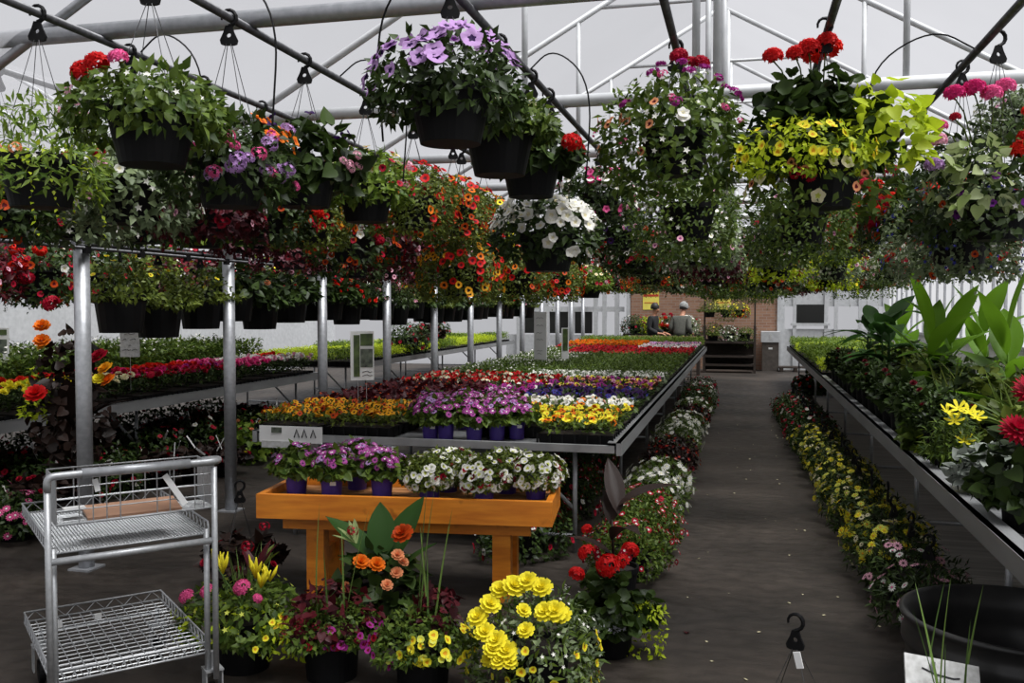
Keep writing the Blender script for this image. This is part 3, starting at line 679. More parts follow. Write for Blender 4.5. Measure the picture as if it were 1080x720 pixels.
# big mixed basket over the canna bench
P = atX(1050, 205, LINES['E'] + .04); COUNT['E'] = 1; LASTY['E'] = P.y
r = basket((P.x, P.y, P.z - .19), 'shade', 'large hanging basket of pink and red geraniums with white-edged leaves over the canna bench', GRP, 2.70 - P.z, False, 5, YAW)
for ch in list(r.children):
    if ch.name.split('.')[0] in ('foliage', 'blossom'): bpy.data.objects.remove(ch)
put('foliage', foliage('small', 'dark', .34, .32, .18, 2, 1700, 8, .25), r, (0, 0, z0))
o = put('variegated_leaves', foliage('mids', 'vari', .17, .16, .12, 1, 110), r, (-.16, -.16, z0 + .03)); o['label'] = 'leaves with cream edges'
for dx, dy, dz, c, s in ((-.2, -.05, .4, 'hot', .055), (-.12, -.05, .42, 'hot', .06), (-.05, -.05, .4, 'pink', .055), (.03, 0, .44, 'pink', .055), (-.21, -.08, .3, 'crim', .03), (.0, -.24, .19, 'red', .055), (-.03, -.25, .14, 'scar', .06), (.04, -.26, .12, 'red', .06), (-.3, -.12, .2, 'lpink', .05), (-.31, -.12, .1, 'lil', .05), (-.28, -.1, .26, 'pink', .04), (.1, -.24, .06, 'white', .05), (.02, -.2, .3, 'scar', .035), (.1, -.15, .5, 'crim', .03), (.12, -.1, .42, 'white', .05)):
    stemmed(r, 'ger', c, c, (dx, dy, z0 + dz), s, (dx * .55, dy * .5, z0 + dz * .5))
place_flowers(r, .32, .28, .16, [('tiny', 'white', 'white', 40, 'all', 1.3), ('pet', 'purp', 'dpurp', 8, (-100, 60, -.8, .2), .6), ('cal', 'dor', 'maroon', 10, 'low', 1.2)], 15, z0)
NB('E', 1012, 236, 'lobelia', look='hanging basket of blue lobelia beside the large pink and red one')
NB('E', 970, 212, 'ered', look='hanging basket of crimson geraniums and white petunias between lobelia and aisle')
NB('E', 940, 220, 'ered'); NB('E', 917, 232, 'redcal'); NB('E', 898, 246, 'whitebunch'); NB('E', 884, 256, 'limeyel')
NB('G', 1085, 120, 'whitebunch'); NB('G', 1050, 215, 'shade')
# second tier, hung on long wires below the others
def LOW(k, x, y, spec, look, scale=1.05): return NB(k, x, y, spec, True, look, scale)
LOW('Fa', 578, 246, 'whitepet', 'hanging basket of massed white petunias on long wires')
LOW('B', 487, 282, 'goldcal', 'low hanging basket of golden calibrachoa with red below the orange one')
LOW('B', 545, 286, 'redcal', 'low hanging basket of red and rust calibrachoa under the massed white petunias', 1.1)
LOW('B', 585, 291, 'orgcal', 'low hanging basket of orange and red calibrachoa beside the low red one', 1.1)
LOW('B', 622, 297, 'cream', 'low hanging basket of crimson and cream flowers nearest the white sign'.replace('nearest', 'above'), 1.1)
SEQ = {'B': ['redcal', 'shade', 'orgcal', 'darkred', 'cream'], 'A': ['shade', 'ered', 'darkred'], 'C': ['shade', 'darkred', 'ered'], 'Fa': ['shade', 'redcal', 'pinkwhite', 'purpyel', 'whitebunch'],
       'D': ['darkred', 'whitebunch', 'ered', 'trail'], 'Dp': ['whitebunch', 'ered', 'limeyel', 'trail'], 'E': ['ered', 'whitebunch', 'ered', 'limeyel', 'darkred'], 'G': ['shade', 'ered', 'whitebunch', 'trail'],
       'L': ['lowlime', 'lowleaf', 'lowred', 'lowwhite', 'lowwhite', 'lowlime', 'lowleaf'], 'K0': ['shade', 'ered', 'darkred', 'lowlime'], 'K1': ['shade', 'ered', 'lowlime', 'shade'], 'K2': ['shade', 'darkred', 'ered'], 'K3': ['shade', 'shade', 'ered']}
ENDY = {'B': 20, 'A': 13.5, 'C': 11, 'Fa': 21, 'D': 21, 'Dp': 21, 'E': 21, 'G': 17, 'L': 19, 'K0': 17, 'K1': 16, 'K2': 15, 'K3': 14}
RIM = {'L': 1.79, 'K0': 2.0, 'K1': 2.05, 'K2': 2.0, 'K3': 2.0, 'D': 2.14, 'Dp': 2.14}
LASTY.update(L=5.15, K0=4.6, K1=5.0, K2=5.6, K3=6.4)
for k in LINES:
    y = LASTY[k] + .6; i = 0
    while y < ENDY[k]:
        sp = SEQ[k][(i * 7 + len(k)) % len(SEQ[k])] if k != 'L' else SEQ[k][min(i // 3, 6) if i < 12 else i % 7]
        rim = RIM.get(k, 2.2) + rnd.uniform(-.06, .06); COUNT[k] += 1
        s = 1.15 if k[0] == 'K' else 1.0 if k == 'L' else rnd.uniform(1.02, 1.16)
        pot = (.185, .145, .27) if k == 'L' else (.148, .105, .19)
        h = pot[2] * s
        basket((LINES[k] + rnd.uniform(-.03, .03), y, rim - h), sp, f'basket of {PR[sp][6]}, {ordi(COUNT[k] - 1)} on {LW[k]}', GRP, (LZ[k] - .102 * s - rim) / s, False, i + len(k), rnd.uniform(0, 6), s, pot=pot)
        if k == 'L': y -= .12
        y += .6 + rnd.uniform(-.03, .05); i += 1


# ================================================================== benches
BZ = .75
def bench(name, label, x0, x1, y0, y1, group, rails=('x0', 'x1', 'y0', 'y1'), step=2.4, brace=True):
    o = thing('plant_bench', label, 'bench', ((x0 + x1) / 2, (y0 + y1) / 2, 0), 0, group)
    cx, cy = (x0 + x1) / 2, (y0 + y1) / 2; W, D = x1 - x0, y1 - y0
    b = MB(); n = int(D / .16)
    b.box((0, 0, BZ - .012), (W - .02, D - .02, .008)); b.build('bench_top', M['bench'], o)
    for r in rails:
        b = MB()
        if r[0] == 'x':
            s = -1 if r == 'x0' else 1
            b.box((s * W / 2, 0, BZ + .0), (.035, D + .04, .09)); b.box((s * (W / 2 - .03), 0, BZ + .042), (.09, D + .04, .006))
        else:
            s = -1 if r == 'y0' else 1
            b.box((0, s * D / 2, BZ - .005), (W - .06, .035, .05))
        b.build('rail', M['rail'], o)
    k = max(2, int(D / step) + 1)
    for i in range(k):
        y = -D / 2 + .12 + i * (D - .24) / (k - 1)
        b = MB()
        b.tube((-W / 2 + .25, y, .0), (-W / 2 + .25, y, BZ - .02), .017, 8); b.tube((W / 2 - .32, y, 0), (W / 2 - .32, y, BZ - .02), .017, 8)
        b.tube((-W / 2 + .25, y, .12), (W / 2 - .32, y, .12), .014, 8); b.tube((-W / 2 + .02, y, BZ - .035), (W / 2 - .02, y, BZ - .035), .018, 8)
        if brace: b.tube((W / 2 - .32, y, .3), (W / 2 - .75, y, BZ - .04), .014, 8)
        b.build('leg_frame', M['galv'], o, True)
    return o
B0, B1_, BY0, BY1 = -3.47, -.79, 6.16, 21.3
bench('long', 'long metal bench of bedding plants beside the aisle', B0, B1_, BY0, BY1, None)
bench('far', 'long metal bench beyond the grey posts carrying red and pink flowers', -8.3, -5.62, 4.6, 11.75, 'benches of the far bay')
bench('far2', 'second metal bench beyond the grey posts carrying lime seedlings', -8.3, -5.95, 13.9, 24.2, 'benches of the far bay')
bench('canna', 'long metal bench with cannas and dahlias along the white side wall', 1.0, 3.3, 2.3, 22.0, None, rails=('x0', 'y0', 'y1'), brace=False)

# ------------------------------------------------------------------ flats of bedding plants
_tc = {}
def traymesh(w, d, h=.085):
    k = (w, d, h)
    if k not in _tc:
        b = MB()
        b.add([(-w / 2 + .02, -d / 2 + .02, 0), (w / 2 - .02, -d / 2 + .02, 0), (w / 2 - .02, d / 2 - .02, 0), (-w / 2 + .02, d / 2 - .02, 0),
               (-w / 2, -d / 2, h), (w / 2, -d / 2, h), (w / 2, d / 2, h), (-w / 2, d / 2, h)], [(3, 2, 1, 0), (0, 1, 5, 4), (1, 2, 6, 5), (2, 3, 7, 6), (3, 0, 4, 7)])
        b.add([(-w / 2, -d / 2, h - .008), (w / 2, -d / 2, h - .008), (w / 2, d / 2, h - .008), (-w / 2, d / 2, h - .008)], [(0, 1, 2, 3)], 1)
        n = max(3, int(w / .085))
        for i in range(n + 1):
            x = -w / 2 + i * w / n
            for y in (-d / 2 - .001, d / 2 + .001): b.box((x, y, h * .55), (.012, .008, h * .85))
        m = max(2, int(d / .085))
        for i in range(m + 1):
            y = -d / 2 + i * d / m
            for x in (-w / 2 - .001, w / 2 + .001): b.box((x, y, h * .55), (.008, .012, h * .85))
        _tc[k] = b.mesh('tray', [M['blackp'], M['soil']])
    return _tc[k]
_tf = {}
def patch(w, d, hgt, lm, t, n, L, seed):
    k = (w, d, hgt, lm, t, n, seed)
    if k not in _tf:
        rg = np.random.default_rng(seed)
        P = np.stack([rg.uniform(-w / 2, w / 2, n), rg.uniform(-d / 2, d / 2, n), hgt * rg.uniform(.1, 1, n) ** .7], 1)
        P[:, 2] *= 1 + .15 * np.sin(P[:, 0] * 40) * np.sin(P[:, 1] * 40)
        D = rg.normal(size=P.shape) * .6; D[:, 2] += .35; D[:, 0] += P[:, 0] / w; D[:, 1] += P[:, 1] / d
        _tf[k] = npmesh('foliage', *scat(T[t], P, leafB(D, rg), L * rg.uniform(.6, 1.15, n)), [LF[lm]])
    return _tf[k]
def patchflow(w, d, hgt, sets, seed):
    k = ('f', w, d, hgt, tuple(sets), seed)
    if k not in _tf:
        rg = np.random.default_rng(seed); parts = []; mats = []
        for t, col, eye, n, sz in sets:
            P = np.stack([rg.uniform(-w / 2, w / 2, n), rg.uniform(-d / 2, d / 2, n), hgt * rg.uniform(.9, 1.22, n)], 1)
            N = rg.normal(size=P.shape) * .4 + np.array([0, -.35, .75])
            parts.append((*scat(T[t], P, faceB(N, rg), SIZE[t] * sz * rg.uniform(.85, 1.15, n)), len(mats))); mats += [petal(C[col]), petal(C[eye])]
        _tf[k] = npmesh('blossom', *join(parts), mats)
    return _tf[k]
TR = {   # flat: leaf, template, height, flowers, words
 'yelpan': ('mid', 'ovate', .1, [('pansy', 'yel', 'gold', 34, 1.1), ('pansy', 'orng', 'brown', 10, 1.1)], 'yellow pansies with a few orange'),
 'orgpan': ('mid', 'ovate', .1, [('pansy', 'orng', 'brown', 26, 1.1), ('pansy', 'yel', 'gold', 14, 1.1)], 'orange and yellow pansies'),
 'whitepan': ('mid', 'ovate', .1, [('pansy', 'white', 'cream', 34, 1.1), ('pansy', 'orng', 'brown', 5, 1.1)], 'white pansies with a few orange'),
 'bluepan': ('dark', 'ovate', .1, [('pansy', 'dpurp', 'brown', 34, 1.1), ('pansy', 'blue', 'dpurp', 8, 1)], 'dark violet pansies'),
 'mixpan': ('dark', 'ovate', .1, [('pansy', 'mag', 'dpurp', 10, 1.1), ('pansy', 'yel', 'brown', 6, 1.1), ('pansy', 'peach', 'brown', 7, 1.1), ('pansy', 'maroon', 'brown', 8, 1.1), ('pansy', 'lpink', 'mag', 6, 1.1)], 'mixed purple, peach and yellow pansies'),
 'magpan': ('dark', 'ovate', .1, [('pansy', 'mag', 'dpurp', 20, 1.1), ('pansy', 'maroon', 'brown', 10, 1.1), ('pansy', 'white', 'mag', 5, 1)], 'magenta and maroon pansies'),
 'greywh': ('grey', 'ovate', .1, [('tiny', 'white', 'white', 50, 1.4), ('pansy', 'white', 'grey', 8, 1)], 'grey leaves with small white flowers'),
 'green': ('mid', 'ovate', .13, [], 'plain green seedlings'),
 'dkgreen': ('mid', 'ovate', .13, [('tiny', 'white', 'white', 6, 1.6)], 'dark green seedlings'),
 'crim': ('dark', 'ovate', .11, [('cal', 'crim', 'red', 40, 1.6), ('cal', 'red', 'crim', 26, 1.6)], 'crimson petunias'),
 'whpink': ('dark', 'ovate', .11, [('cal', 'white', 'lpink', 44, 1.7), ('cal', 'pink', 'hot', 10, 1.5)], 'white petunias flecked with pink'),
 'lilpet': ('dark', 'ovate', .11, [('cal', 'lpink', 'lil', 30, 1.6), ('cal', 'lil', 'mag', 24, 1.6)], 'pale lilac petunias'),
 'marig': ('mid', 'thin', .13, [('bego', 'orng', 'gold', 42, .75), ('bego', 'gold', 'orng', 10, .75)], 'orange marigolds'),
 'redwh': ('dark', 'ovate', .11, [('cal', 'red', 'crim', 34, 1.6), ('cal', 'cream', 'white', 16, 1.5)], 'red and cream flowers'),
 'goldpan': ('olive', 'ovate', .1, [('pansy', 'gold', 'brown', 32, 1.05), ('pansy', 'dor', 'brown', 14, 1)], 'bronze gold pansies'),
 'coleus': ('maroon', 'heart', .12, [('tiny', 'dor', 'gold', 10, 1.2)], 'maroon leaved seedlings'),
 'fyel': ('dark', 'ovate', .2, [('bego', 'yel', 'cream', 34, 1.0)], 'pale yellow begonias'),
 'fred': ('dark', 'ovate', .2, [('bego', 'scar', 'red', 36, 1.05)], 'scarlet begonias'),
 'fcrim': ('dark', 'ovate', .2, [('bego', 'crim', 'red', 28, 1.05), ('bego', 'hot', 'pink', 12, 1.0)], 'crimson begonias'),
 'fmag': ('dark', 'ovate', .2, [('bego', 'mag', 'lil', 14, .9), ('bego', 'crim', 'red', 22, 1.05)], 'crimson and mauve begonias'),
 'fpink': ('dark', 'ovate', .2, [('bego', 'pink', 'hot', 26, 1.05), ('bego', 'hot', 'pink', 14, 1.05)], 'pink begonias'),
 'fwhite': ('dark', 'ovate', .2, [('bego', 'white', 'lpink', 26, 1.05), ('bego', 'lpink', 'pink', 14, 1.0)], 'white and blush begonias'),
 'fcream': ('dark', 'ovate', .2, [('bego', 'cream', 'white', 30, 1.0), ('bego', 'crim', 'red', 8, .9)], 'cream begonias'),
 'fgreen': ('mid', 'ovate', .42, [('tiny', 'white', 'white', 10, 1.8)], 'bushy green plants'),
 'fgrass': ('bright', 'thin', .4, [], 'fine green grassy plants'),
 'lime': ('lime', 'ovate', .16, [], 'lime green seedlings'),
 'brightg': ('bright', 'ovate', .2, [], 'bright green seedlings'),
}
def flat(x, y, spec, label, group, w=.52, d=.31, rz=0, i=0, cat='plant tray', z=BZ - .005, name='plant_tray'):
    lm, t, hg, sets, words = TR[spec]
    o = thing(name, label, cat, (x, y, z), rz, group)
    put('tray', traymesh(w, d), o)
    n = {'ovate': 330, 'thin': 420, 'heart': 170}[t]; L = {'ovate': .05, 'thin': .07, 'heart': .06}[t]
    n = int(n * max(1, w * d / .17)); sets = [(a, b_, c_, int(k_ * max(1, w * d / .17)), e_) for a, b_, c_, k_, e_ in sets]
    if hg > .15: n = int(n * 1.4)
    if hg > .35: n = int(n * 1.6); L *= 1.3
    if spec in ('green', 'dkgreen', 'lime'): L *= .8
    put('foliage', patch(w, d, hg, lm, t, n, L, i % 3), o, (0, 0, .07))
    if sets: put('blossom', patchflow(w, d, hg, sets, i % 3), o, (0, 0, .07))['kind'] = 'stuff'
    return o
PITCH_Y = .33
colx = [B1_ - .31 - .535 * c for c in range(5)]
rows = 45
def which(r, c):
    if r <= 2: return ('orgpan' if r == 0 and c == 1 else 'yelpan') if c <= 1 else ('goldpan' if c >= 3 else None)
    if r <= 4: return 'whitepan' if c <= 1 else ('coleus' if c >= 3 else 'magpan')
    if r <= 7: return 'bluepan' if c <= 1 else ('coleus' if c >= 3 else 'magpan')
    if r <= 11: return 'mixpan' if c <= 1 else ('magpan' if c == 2 and r < 9 else 'redwh' if r > 8 else 'coleus')
    if r <= 14: return 'greywh' if c <= 2 else ('redwh' if r < 13 else 'dkgreen')
    if r <= 27: return 'green' if c <= 2 else ('dkgreen' if r < 21 else 'greywh' if r % 3 == 0 else 'dkgreen')
    if r <= 32: return 'crim' if c <= 3 else 'dkgreen'
    if r <= 36: return 'whpink' if c <= 1 else ('marig' if c >= 2 and r > 34 else 'crim' if r < 35 else 'marig')
    if r <= 40: return 'lilpet' if c <= 1 else 'marig'
    return 'brightg'
CW = ['in the aisle-edge column', 'second column from aisle', 'middle column', 'fourth column from aisle', 'in the post-side column']
for r in range(rows):
    for c in range(5):
        sp = which(r, c)
        if sp is None or (r == 0 and c == 1) or (r >= 28 and r % 2): continue
        flat(colx[c], BY0 + .2 + PITCH_Y * (r + (.5 if r >= 28 else 0)), sp, f'flat of {TR[sp][4]}, {CW[c]}, {ordi(r)} long-bench row', 'flats on the long bench', i=r * 5 + c, d=.31 if r < 28 else .64)
# far bay bench: rows run along the bench edge, rear rows are trays of bushy plants
fy = ['fyel'] * 5 + ['fcream', 'fcrim', 'fcrim', 'fmag', 'fpink', 'fpink', 'fwhite', 'fwhite']
fy2 = ['fred'] * 5 + ['fcrim', 'fcrim', 'fred', 'fred', 'fpink', 'fwhite', 'fwhite', 'fred']
for j in range(13):
    for c, seq in enumerate((fy, fy2, ['fgreen'] * 13, ['fgrass' if q % 3 == 1 else 'fgreen' for q in range(13)], ['fgreen'] * 13, ['fgrass'] * 13, ['fgreen'] * 13)):
        sp = seq[j]
        flat(-5.83 - .36 * c, 4.9 + .535 * j, sp, f'{"tray" if c < 2 else "box"} of {TR[sp][4]}, {ordi(j)} along the far bench, {"edge" if c == 0 else ordi(c)} row', 'trays on the far bench' if c < 2 else 'bushy plants on the far bench', rz=PI / 2, i=j + c, d=.34, name='plant_tray' if c < 2 else 'bushy_tray', cat='plant tray' if c < 2 else 'potted plant')
for j in range(9):
    for c in range(3):
        sp = 'lime' if (j + c) % 4 else 'brightg'
        flat(-6.25 - .62 * c, 14.1 + 1.14 * j, sp, f'tray of {TR[sp][4]}, {ordi(j)} on the lime bench, {"edge" if c == 0 else ordi(c)} row', 'trays on the lime seedling bench', rz=PI / 2, i=j + c, w=1.08, d=.56)
for j in range(8):
    for c in range(3):
        sp = 'brightg' if (j * 3 + c) % 5 else 'lime'
        flat(1.3 + .6 * c, 13.4 + 1.1 * j, sp, f'tray of {TR[sp][4]}, {ordi(j)} on the canna bench, {"edge" if c == 0 else ordi(c)} row', 'trays on the canna bench', rz=PI / 2, i=j + c, w=1.05, d=.54)

# ------------------------------------------------------------------ purple pots of daisies
def potplant(loc, pot, spec, label, group, near=True, seed=0, mat='blackp', name='potted_flower', cat='potted plant', rz=None, tag_=False, extra=None):
    kind, lm, R, up, down, sets, words = spec
    rt, rb, h = pot
    o = thing(name, label, cat, loc, YAW if rz is None else rz, group)
    put('pot', potmesh(rt, rb, h, 28, mat), o)
    put('foliage', foliage(kind, lm, R, up, down, seed % 3, None, 0), o, (0, 0, h))
    if near: place_flowers(o, R, up, down, sets, seed + 40, h)
    elif sets: put('blossom', blossom_mesh(R, up, down, tuple(sets), seed % 3 + 70), o, (0, 0, h))['kind'] = 'stuff'
    if tag_: MB().box((.02, -rt * .97, h * .6), (.035, .004, .022)).build('price_tag', M['white'], o)
    return o
DAISY = ('cin', 'mid', .13, .14, .02, [('daisy', 'dais', 'white', 46, 'top', 1.15), ('daisy', 'lil', 'dpurp', 9, 'top', 1.1), ('daisy', 'dais', 'dpurp', 10, (-90, 80, 0, .8), 1.1)], '')
def dz_(v): return DAISY[:2] + v + DAISY[5:]
# on the long bench
px = [(437, 468), (469, 462), (500, 462), (524, 461), (545, 460), (456, 452), (490, 450), (528, 449)]
nm = ['closest to the bench corner label', 'second in the front rank', 'third in the front rank', 'fourth in the front rank', 'at the aisle end', 'first in the back rank', 'second in the back rank', 'third in the back rank']
for i, (x, y) in enumerate(px):
    p = on(x, y, BZ + .01) if i < 5 else on(x, y, BZ + .01)
    p.y = max(p.y, BY0 + .16)
    potplant((p.x, p.y, BZ - .006), (.068, .052, .16), dz_((.15, .15, .02)), f'purple pot of magenta daisies on the long bench, {nm[i]}', 'purple pots of daisies', True, i, 'purplep', tag_=i in (0, 2, 4))
# ------------------------------------------------------------------ orange wooden display table
TZ = .61
fl_, fr_ = on(270, 521, TZ), on(582.5, 529.5, TZ)
tw = (fr_ - fl_).length; ta = math.atan2(fr_.y - fl_.y, fr_.x - fl_.x); td = .58
tb = thing('display_table', 'orange stained wooden display table with a raised rim holding purple pots', 'table', (fl_.x, fl_.y, 0), ta)
MB().box((tw / 2, .019, TZ - .07), (tw, .038, .14)).build('apron', M['wood'], tb)
MB().box((tw / 2, td - .019, TZ - .07), (tw, .038, .14)).build('apron', M['wood'], tb)
for x in (.019, tw - .019): MB().box((x, td / 2, TZ - .07), (.038, td - .078, .14)).build('apron', M['wood'], tb)
for i in range(6): MB().box((tw / 2, .085 + i * .082, TZ - .055), (tw - .08, .07, .02)).build('slat', M['rawwood'], tb)
for y in (.1, td - .1): MB().box((tw / 2, y, TZ - .165), (tw - .26, .04, .1)).build('cross_beam', M['wood'], tb)
for x in (.32, tw - .3):
    for y in (.1, td - .1): MB().box((x, y + (.04 if y < .3 else -.04), (TZ - .11) / 2), (.105, .09, TZ - .11)).build('leg', M['wood'], tb)
    MB().box((x, td / 2, .2), (.05, td - .37, .09)).build('stretcher', M['wood'], tb)
TT_ = TZ - .044
def ontab(x, y):
    p = on(x, y, TT_)
    d = Vector((math.cos(ta), math.sin(ta))); n = Vector((-d.y, d.x)); q = Vector((p.x - fl_.x, p.y - fl_.y))
    u = min(max(q.dot(d), .12), tw - .12); v = min(max(q.dot(n), .125), td - .125)
    r = Vector((fl_.x, fl_.y)) + d * u + n * v; return (r.x, r.y, TT_)
for i, (x, y, wd, sx) in enumerate(((313, 521, 'at the open end of the orange table', 0), (350, 524, 'second along the front of the orange table', 1), (403, 525, 'third along the front of the orange table', 1), (383, 511, 'behind the others on the orange table', 0))):
    spec = ('cin', 'mid', .14, .15, .005, [('daisy', 'dais', 'white', 34 if i else 10, 'top', 1.15), ('daisy', 'lil', 'dpurp', 12, 'top', 1.05), ('daisy', 'dais', 'dpurp', 6, (-90, 80, .3, .8), 1)], '')
    potplant(ontab(x, y), (.073, .056, .155), spec, f'purple pot of magenta daisies {wd}', 'purple pots of daisies', True, i + 20, 'purplep', tag_=i == 1)
for i, (x, y, wd) in enumerate(((453, 526, 'beside the daisies'), (510, 528, 'in the middle of the orange table'), (565, 525, 'at the aisle end of the orange table'), (478, 512, 'at the back of the orange table'), (540, 511, 'at the back corner of the orange table'))):
    spec = ('tiny', 'olive', .17, .12, .07, [('cal', 'white', 'lime', 56, 'all', 1.4), ('cal', 'white', 'lime', 30, (-90, 80, -.9, .6), 1.4), ('pet', 'maroon', 'brown', 8, 'all', .65), ('pet', 'crim', 'maroon', 3, (-70, 60, -.6, .5), .65)], '')
    potplant(ontab(x, y), (.073, .056, .15), spec, f'purple pot of white and maroon calibrachoa {wd}', 'purple pots of white calibrachoa', True, i + 30, 'purplep')

# ================================================================== the two-deck trolley
ZB, ZT = .245, .75
a_, b_ = on(52, 722, ZB), on(232, 690, ZB)
ca = R_(34) + YAW; CW_ = .625; CL = .88; a_ = on(53, 725, ZB)
ct = thing('nursery_trolley', 'silver wire two-deck shopping trolley with a wire basket below its push handle', 'trolley', (a_.x, a_.y, 0), ca)
def deck(name, z, nx, ny, wr, fill=None):
    o = MB(); x0, x1, y0, y1 = .01, CW_ - .01, .03, CL
    for zz, r in ((z + .045, .005), (z, .005)):
        if name == 'upper_deck' and zz > z: o.path([(x0, y0, z), (x0, y0 + .02, zz), (x0, y1, zz), (x1, y1, zz), (x1, y0 + .02, zz), (x1, y0, z)], r, 6)
        else: o.path([(x0, y0, zz), (x1, y0, zz), (x1, y1, zz), (x0, y1, zz)], r, 6, True)
    o = o.build(name, M['chrome'], ct, True)
    w = MB()
    for i in range(1, nx): w.tube((x0 + (x1 - x0) * i / nx, y0, z), (x0 + (x1 - x0) * i / nx, y1, z), wr, 4)
    for i in range(1, ny): w.tube((x0, y0 + (y1 - y0) * i / ny, z - .003), (x1, y0 + (y1 - y0) * i / ny, z - .003), wr * 1.2, 4)
    w.build('wire_mesh', M['chrome'], o)
    t = MB()
    def zig(p, q, n):
        p, q = Vector(p), Vector(q); pts = []
        for i in range(n + 1): pts.append(p.lerp(q, i / n) + Vector((0, 0, .045 if i % 2 else 0)))
        t.path(pts, .003, 4)
    zig((x0, y0, z), (x0, y1, z), 30); zig((x1, y0, z), (x1, y1, z), 30); zig((x0, y1, z), (x1, y1, z), 14)
    if name == 'lower_deck': zig((x0, y0, z), (x1, y0, z), 20)
    t.build('wire_truss', M['chrome'], o); return o
deck('upper_deck', ZT, 46, 52, .0019); lo = deck('lower_deck', ZB, 13, 17, .0024)
b = MB()
for y in (.25, .5, .72): b.tube((.02, y, ZB - .012), (CW_ - .02, y, ZB - .012), .006, 6)
b.build('cross_wire', M['chrome'], lo)
for x in (.0, CW_):
    for dx, dy in ((0, -.015), (.022 if x == 0 else -.022, .03)):
        top = 1.035 if dy < 0 else ZT + .02
        MB().tube((x + dx, dy, ZB - .1), (x + dx, dy, top), .0125, 12).build('upright', M['chrome'], ct, True)
for z in (ZT - .022,): MB().tube((0, -.01, z), (CW_, -.01, z), .014, 12).build('deck_bar', M['chrome'], ct, True)
hp = bent([(0, -.015, 1.0), (0, -.02, 1.055), (.05, -.025, 1.06), (CW_ - .05, -.025, 1.06), (CW_ + .01, -.025, 1.06), (CW_ + .045, .06, 1.055), (CW_ - .02, .09, 1.05)], 5, .45)
hd = MB().path(hp, .0145, 12).build('handle', M['chrome'], ct, True)
MB().tube((.12, -.025, 1.06), (CW_ - .1, -.025, 1.06), .019, 14).build('grip', M['galv'], hd, True)
# child-seat style basket hung under the handle
bk = MB(); bx0, bx1, by0, by1, z0_, z1_ = .035, CW_ + .01, .015, .27, .86, 1.04
for zz in (z0_, z1_): bk.path([(bx0, by0, zz), (bx1, by0, zz), (bx1, by1, zz), (bx0, by1, zz)], .004, 6, True)
bk = bk.build('seat_basket', M['chrome'], ct, True)
w = MB()
for f in (.3, .55, .8): w.path([(bx0, by0, z0_ + (z1_ - z0_) * f), (bx1, by0, z0_ + (z1_ - z0_) * f)], .0025, 4); w.path([(bx0, by1, z0_ + (z1_ - z0_) * f), (bx1, by1, z0_ + (z1_ - z0_) * f)], .0025, 4)
for x in (.08, .13, .18, .23, .37, .42, .52, .555): w.tube((bx0 + x, by0, z0_), (bx0 + x, by0, z1_), .0025, 4)
for x in (.1, .2, .33, .38, .5): w.tube((bx0 + x, by1, z0_), (bx0 + x, by1, z1_), .0025, 4)
for k in range(14):
    y = by0 + .012 + k * (by1 - by0 - .02) / 13
    w.tube((bx0, y, z0_), (bx0, y, z1_), .003, 4); w.tube((bx1, y, z0_), (bx1, y, z1_), .003, 4)
for k in range(9): w.tube((bx0, by0 + .02 * (k + 1), z0_), (bx1, by0 + .02 * (k + 1), z0_), .002, 4)
w.build('wire_mesh', M['chrome'], bk)
MB().box((.33, .12, .875), (.36, .15, .012), Matrix.Rotation(R_(9), 3, 'X')).build('seat_flap', M['tan'], bk)['label'] = 'tan plastic seat flap'
MB().box((.47, -.005, .955), (.024, .004, .15), Matrix.Rotation(R_(-32), 3, 'Y')).build('strap', M['white'], bk)['label'] = 'white strap hanging from the handle'
MB().box((.175, -.002, 1.005), (.02, .004, .05), Matrix.Rotation(R_(-12), 3, 'Y')).build('strap', M['white'], bk)
MB().box((.11, .1, .905), (.08, .06, .004)).build('price_card', M['white'], bk)
for x, y in ((.03, .1), (CW_ - .0, .1), (.06, CL - .08), (CW_ - .06, CL - .08)):
    q = MB(); q.box((x, y - .06, ZB - .075), (.075, .075, .008)); q.box((x - .033, y - .06, ZB - .13), (.006, .06, .11)); q.box((x + .033, y - .06, ZB - .13), (.006, .06, .11))
    q.tube((x, y - .06, ZB - .075), (x, y - .06, ZB), .012, 10)
    q = q.build('caster', M['chrome'], ct)
    wv = MB(); ring = [(.001, -.014), (.05, -.014), (.056, -.008), (.056, .008), (.05, .014), (.001, .014)]
    n = 20; vs = []; fs = []
    for r, t in ring:
        for k in range(n): vs.append((x + t, y - .06 + r * math.cos(2 * PI * k / n), .056 + r * math.sin(2 * PI * k / n)))
    for i in range(len(ring) - 1):
        for k in range(n): fs.append((i * n + k, i * n + (k + 1) % n, (i + 1) * n + (k + 1) % n, (i + 1) * n + k))
    wv.add(vs, fs); wv.build('wheel', M['blackp'], q)
for x, y in ((.13, .72), (.3, .74)): MB().box((x, y, ZB + .012), (.03, .005, .03)).build('price_clip', M['white'], lo)

